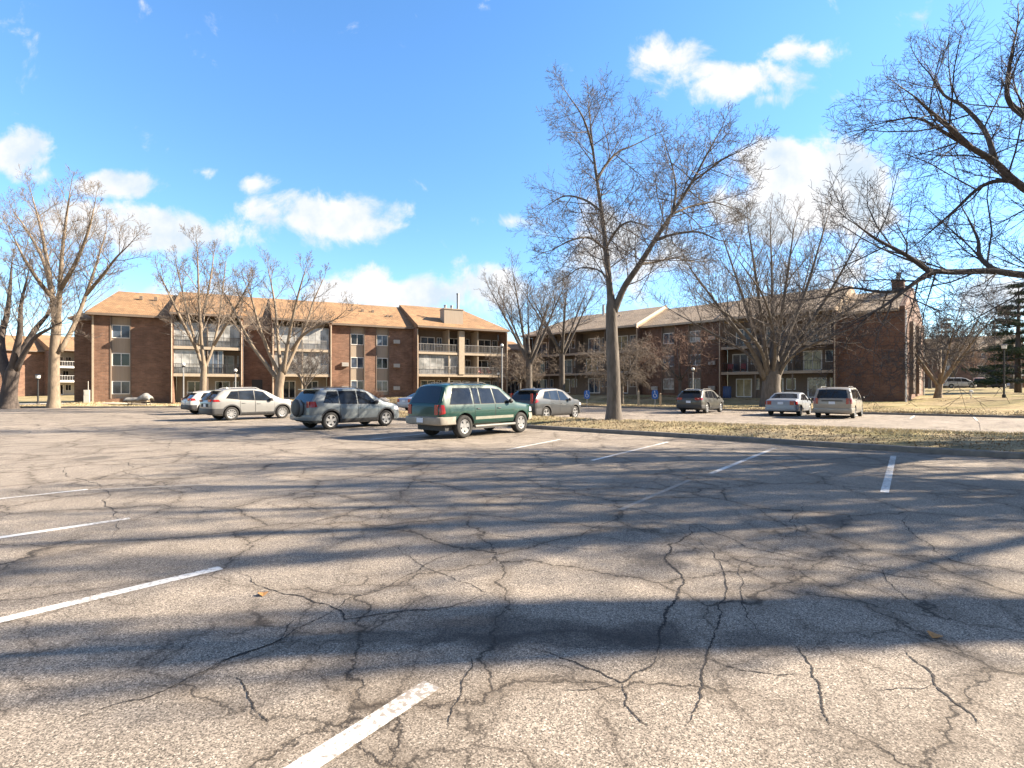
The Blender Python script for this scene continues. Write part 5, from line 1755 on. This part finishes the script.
# evergreen at the right edge
def pine(name, label, base, h, spread, seed):
    rd = random.Random(seed)
    root = empty(name, base, label, 'tree')
    b = MB(); b.tube([(0, 0, -.3), (0, 0, h * .4), (.1, 0, h * .97)], [.36, .26, .04], 8); b.build('trunk', M['bark_dark'], root, 180)
    v, f = [], []
    lb = MB()
    z = h * .10
    while z < h * .97:
        fr = 1 - (z / h) * .86
        nb = rd.randint(4, 6)
        for i in range(nb):
            a = rd.uniform(0, 6.28)
            L = spread * fr * rd.uniform(.55, 1.1)
            dv = Vector((math.cos(a), math.sin(a), 0))
            tip = Vector((0, 0, z)) + dv * L + Vector((0, 0, L * rd.uniform(-.12, .16)))
            lb.tube([(0, 0, z), Vector((0, 0, z)).lerp(tip, .5) + Vector((0, 0, -.05 * L)), tip], [.06, .04, .015], 4)
            for k in range(int(38 * L)):
                u = rd.uniform(.3, 1.03)
                c = Vector((0, 0, z)).lerp(tip, u) + Vector((rd.gauss(0, .30), rd.gauss(0, .30), rd.gauss(.06, .12)))
                for s in range(7):
                    d = Vector((rd.gauss(0, 1), rd.gauss(0, 1), rd.gauss(.35, .8))).normalized() * rd.uniform(.16, .34)
                    q_ = d.cross(Vector((rd.gauss(0, 1), rd.gauss(0, 1), rd.gauss(0, 1)))).normalized() * .035
                    o = len(v)
                    v += [tuple(c + q_), tuple(c - q_), tuple(c + d)]; f.append((o, o + 1, o + 2))
        z += h * rd.uniform(.045, .075)
    lb.build('branches', M['bark_dark'], root)
    me = bpy.data.meshes.new('crown'); me.from_pydata(v, [], f); me.materials.append(M['needle'])
    o = bpy.data.objects.new('crown', me); COL.objects.link(o); o.parent = root


X_ = (1018 - 512) / F * 62
pine('pine_tree', 'dark green pine with layered boughs at the right edge', (X_, 62, gz(X_, 62)), 13.5, 5.2, 5)
X_ = (946 - 512) / F * 125
pine('pine_tree', 'distant dull green evergreen behind the leaning multi-stemmed tree', (X_, 125, gz(X_, 125)), 17, 4.5, 8)
X_ = (1000 - 512) / F * 120
pine('pine_tree', 'distant evergreen half covered by the layered pine', (X_, 120, gz(X_, 120)), 13, 4.5, 9)


# ------------------------------------------------------------------ lamp posts, signs and small things
def lamp_post(label, px, Y, h, pole_m, r=.06, head='globe'):
    p = at(px, Y)
    root = empty('lamp_post', p, label, 'lamp post', 'lamp posts of the grounds')
    b = MB(); b.tube([(0, 0, -.2), (0, 0, .3), (0, 0, .31), (0, 0, h)], [r * 1.9, r * 1.9, r, r * .85], 10); b.build('pole', M[pole_m], root, 40)
    b = MB(); b.lathe([(.05, h - .02), (.12, h), (.14, h + .08), (.10, h + .10)], 'z', n=14); b.build('collar', M['black'], root, 40)
    b = MB()
    if head == 'globe':
        b.lathe([(.0, h + .06)] + [(.15 * math.sin(math.pi * i / 10), h + .22 - .15 * math.cos(math.pi * i / 10)) for i in range(1, 10)] + [(0, h + .37)], 'z', n=16)
    else:
        b.lathe([(0, h + .08), (.16, h + .09), (.19, h + .36), (0, h + .40)], 'z', n=14)
    b.build('lamp_shade', M['lamp'], root, 60)
    if head != 'globe':
        b = MB(); b.lathe([(0, h + .48), (.10, h + .46), (.25, h + .405), (.25, h + .38), (0, h + .401)], 'z', n=14); b.build('cap', M['black'], root, 40)


lamp_post('tall grey lamp post with a white globe before the link of the two houses', 502, 49.5, 5.7, 'metal', .08)
lamp_post('thin pale lamp post behind the small white hatchback', 183.5, 46.5, 3.7, 'metal')
lamp_post('thin pale lamp post by the entry of the sunlit house', 235.5, 47.5, 3.2, 'metal')
lamp_post('short grey lamp post before the dark window strips, behind the olive-grey wagon', 693, 47, 3.1, 'metal')
lamp_post('black lamp post on the grassy rise at the right edge', 1004, 43.5, 4.1, 'black', .07, 'lantern')
lamp_post('short black lamp post between the two big left trees', 38, 48.5, 2.4, 'black', .07, 'lantern')
lamp_post('short post lamp beside the balconies, left of the tall grey lamp post', 498.5, 56, 3.0, 'black', .06, 'lantern')


def blue_sign(label, px, Y, py):
    p = at(px, Y)
    h = CAM_H + (HORIZON - py) * Y / F - p[2]
    root = empty('parking_sign', p, label, 'sign', 'blue parking signs', R(-15))
    b = MB(); b.tube([(0, 0, -.2), (0, 0, h + .3)], .03, 8); b.build('post', M['metal'], root)
    b = MB()
    pl = []
    for i in range(28):
        a = 2 * math.pi * i / 28
        c_, s_ = math.cos(a), math.sin(a)
        pl.append((.27 * math.copysign(abs(c_) ** .55, c_), .40 * math.copysign(abs(s_) ** .55, s_)))
    n = len(pl)
    b.add([(x, -.06, h + z) for x, z in pl] + [(x, -.035, h + z) for x, z in pl], [tuple(range(n)), tuple(range(n, 2 * n))] + [(i, (i + 1) % n, n + (i + 1) % n, n + i) for i in range(n)])
    s = b.build('sign_board', M['blue'], root)
    b = MB()
    b.tube([(-.02, -.07, h + .22), (0, -.07, h + .02), (.10, -.07, h + .0), (.15, -.07, h - .16)], .022, 6)
    b.lathe([(.0, -.075), (.045, -.075), (.045, -.065), (0, -.065)], 'y', (-.03, 0, h + .28), 12)
    pr = [(.14 * math.cos(R(a)) - .0, -.07, h - .10 + .14 * math.sin(R(a))) for a in range(120, 381, 20)]
    b.tube(pr, .02, 6)
    b.build('symbol', M['white'], s)


blue_sign('blue accessible-parking sign just right of the graphite crossover', 587, 47.5, 394.5)
blue_sign('blue accessible-parking sign between the tallest tree and the olive-grey wagon', 655, 44.5, 394.5)
for (px, Y, h, lab) in ((638.5, 45.5, 1.35, 'short weathered wooden post between the two blue signs'), (660.5, 47.5, 1.1, 'short wooden post right of the second blue sign')):
    p = at(px, Y)
    b = MB(); b.box(-.08, .08, -.08, .08, -.2, h); b.add([(-.08, -.08, h), (.08, -.08, h), (.08, .08, h), (-.08, .08, h), (0, 0, h + .07)], [(0, 1, 4), (1, 2, 4), (2, 3, 4), (3, 0, 4)])
    o = b.build('wooden_post', M['wood']); o.location = p
    tag(o, lab, 'post', 'wooden posts')
# white marker on the rise and white board by the garage
p = at(971, 46)
root = empty('marker_post', p, 'short white marker post on the rise left of the black lamp post', 'post')
b = MB(); b.tube([(0, 0, -.1), (0, 0, .5)], .035, 8); b.build('post', M['white'], root)
b = MB(); b.lathe([(0, .48), (.13, .5), (.16, .6), (.13, .7), (0, .73)], 'z', n=14); b.build('cap', M['white'], root, 60)
Xs = (1018 - 512) / F * 85
root = empty('notice_board', (Xs, 85, gz(Xs, 85)), 'small white notice board before the dark garage at the right edge', 'sign', rz=R(-42))
b = MB(); b.box(-.75, .75, -.05, 0, 2.0, 3.0); b.build('board', M['white'], root)
b = MB(); b.box(-.5, -.42, 0.002, .08, -.2, 2.95); b.box(.42, .5, 0.002, .08, -.2, 2.95); b.build('posts', M['metal'], root)

# covered bench by the left house
p = at(139, 47.2)
root = empty('covered_bench', p, 'low bench under a crumpled grey cover on the lawn before the sunlit house', 'bench', rz=R(12))
b = MB()
for x in (-.75, .75):
    b.tube([(x, -.32, 0), (x, -.3, .55), (x, .35, .62)], .03, 6); b.tube([(x, .36, 0), (x, .34, 1.0)], .03, 6)
b.build('frame', M['black'], root)
b = MB(); b.box(-.78, .78, -.34, .3, .40, .47); b.box(-.78, .78, -.30, .26, .18, .23); b.build('seat', M['wood'], root)
b = MB()
vv = []
nx, ny = 22, 12
for i in range(nx + 1):
    x = -1.05 + 2.1 * i / nx
    for j in range(ny + 1):
        y = -.5 + 1.0 * j / ny
        hump = .42 * math.exp(-((x - .55) / .38) ** 2) + .10
        z = .66 + hump * (1 - (2 * j / ny - 1) ** 4 * .8) + .06 * mnoise.noise((x * 4, y * 4, 0)) - (.18 if j in (0, ny) else 0) - (.12 if i in (0, nx) else 0)
        vv.append((x, y, z))
b.add(vv, [(i * (ny + 1) + j, (i + 1) * (ny + 1) + j, (i + 1) * (ny + 1) + j + 1, i * (ny + 1) + j + 1) for i in range(nx) for j in range(ny)])
o = b.build('cover', M['tarp'], root, 60)
sm = o.modifiers.new('thick', 'SOLIDIFY'); sm.thickness = .03

# blue barrel and red chairs of the flats
p = at(727, 52.2)
b = MB(); b.lathe([(0, 0), (.36, 0), (.40, .05), (.41, .5), (.40, 1.05), (.37, 1.12), (.42, 1.13), (.42, 1.18), (0, 1.22)], 'z', n=20)
o = b.build('rubbish_barrel', mat('blue_plastic', (.02, .05, .14), .5, .2, 5), smooth=40)
o.location = (p[0], p[1], p[2] + .1)
tag(o, 'dark blue barrel against the ground floor wall left of the broad tree', 'barrel')


def chair(label, loc, rz):
    root = empty('patio_chair', loc, label, 'chair', 'dark red chairs on the balconies', rz)
    b = MB(); b.box(-.26, .26, -.25, .25, .38, .43); b.build('seat', M['red'], root)
    b = MB(); b.add([(-.26, .22, .43), (.26, .22, .43), (.28, .36, .98), (-.28, .36, .98), (-.26, .26, .43), (.26, .26, .43), (.28, .40, .98), (-.28, .40, .98)],
                    [(0, 1, 2, 3), (4, 7, 6, 5), (0, 4, 5, 1), (1, 5, 6, 2), (2, 6, 7, 3), (3, 7, 4, 0)]); b.build('backrest', M['red'], root)
    for (x, y) in ((-.24, -.22), (.24, -.22), (-.24, .22), (.24, .22)):
        b = MB(); b.tube([(x, y, 0), (x, y, .38)], .022, 6); b.build('leg', M['red'], root)
    for x in (-.27, .27):
        b = MB(); b.box(x - .03, x + .03, -.25, .28, .60, .64); b.build('armrest', M['red'], root)


def on_house(h, k, y, z):
    r = h.root.rotation_euler.z
    return (h.root.location.x + k * math.cos(r) - y * math.sin(r), h.root.location.y + k * math.sin(r) + y * math.cos(r), z)


for h, k, y, z, lab in ((h1, 41.0, -.6, .75 + H, 'dark red chair on the middle balcony of the sunlit house, the left one'), (h1, 42.3, -.6, .75 + H, 'dark red chair on the middle balcony of the sunlit house, the right one'),
                        (h2, 30.7, -.3, .75 + H, 'dark red chair at the left end of the balcony behind the broad tree'), (h2, 32.1, -.3, .75 + H, 'dark red chair nearer the middle of the balcony behind the broad tree')):
    chair(lab, on_house(h, k, y, z + .003), h.root.rotation_euler.z + math.pi * .05)

# shrub and stone before the sunlit house
p = at(374, 58.5)
ch, ra = [], []
rs = random.Random(3)
root = empty('bare_shrub', p, 'reddish bare shrub under the window strips behind the blue-grey wagon', 'shrub')
for i in range(420):
    a, e = rs.uniform(0, 6.28), rs.uniform(.35, 1.45)
    d = np.array([math.cos(a) * math.cos(e), math.sin(a) * math.cos(e), math.sin(e)])
    s = np.array([rs.gauss(0, .3), rs.gauss(0, .3), 0.0])
    L = rs.uniform(.7, 1.7)
    pts = [s]
    for k in range(3):
        d = nrm(d + np.array([rs.gauss(0, .2), rs.gauss(0, .2), rs.gauss(0, .2)])); pts.append(pts[-1] + d * L / 3)
    ch.append(pts); ra.append([.02, .016, .012, .008])
chains_to_mesh('stems', ch, ra, M['twig_red'], root)
p = at(383, 57.5)
b = MB()
vv = []
for i in range(9):
    for j in range(14):
        a, e = 2 * math.pi * j / 14, math.pi * (i / 8 - .5)
        r_ = 1 + .2 * mnoise.noise((math.cos(a) * 2, math.sin(a) * 2, e * 2))
        vv.append((.75 * r_ * math.cos(e) * math.cos(a), .55 * r_ * math.cos(e) * math.sin(a), .38 * r_ * math.sin(e)))
b.add(vv, [(i * 14 + j, i * 14 + (j + 1) % 14, (i + 1) * 14 + (j + 1) % 14, (i + 1) * 14 + j) for i in range(8) for j in range(14)])
o = b.build('boulder', M['concrete'], smooth=60); o.location = (p[0], p[1], p[2] + .18)
tag(o, 'pale boulder on the lawn beside the reddish shrub', 'stone')
# meter box on the corner of the sunlit house
p = on_house(h1, -.35, -.25, 0)
b = MB(); b.box(-.22, .22, -.14, .14, 0, 1.25); b.box(-.17, .17, -.155, -.141, .75, 1.1); b.tube([(.1, 0, 1.25), (.1, 0, 2.1)], .03, 6)
o = b.build('utility_box', M['siding_grey']); o.location = (p[0], p[1], gz(p[0], p[1]) - .05); o.rotation_euler = (0, 0, h1.root.rotation_euler.z)
tag(o, 'pale grey utility box at the left corner of the sunlit house', 'utility box')


# two single dead leaves on the near asphalt
def leaf(label, px, py, rz, s):
    p = W(px, py)
    b = MB()
    n = 9
    vv = []
    for i in range(n):
        t = i / (n - 1)
        w = math.sin(math.pi * min(1, t * 1.05)) ** .8 * .42 * (1 + .25 * (i % 2))
        z = .10 * math.sin(t * 3.0)
        vv += [(t - .5, -w, z + .20 * w), (t - .5, 0, z), (t - .5, w, z + .3 * w)]
    b.add([(x * s, y * s, z * s + .006) for x, y, z in vv], [(3 * i + k, 3 * i + 3 + k, 3 * i + 4 + k, 3 * i + 1 + k) for i in range(n - 1) for k in (0, 1)])
    o = b.build('dead_leaf', M['leaf'], fix=False)
    o.location = p; o.rotation_euler = (0, 0, rz)
    m_ = o.modifiers.new('thick', 'SOLIDIFY'); m_.thickness = .0015
    tag(o, label, 'leaf')


leaf('curled tan dead leaf lying in the shade on the near right asphalt', 935, 637, .6, .085)
leaf('brown dead leaf on sunlit asphalt right of the second white line from the bottom', 263, 595, 2.0, .075)
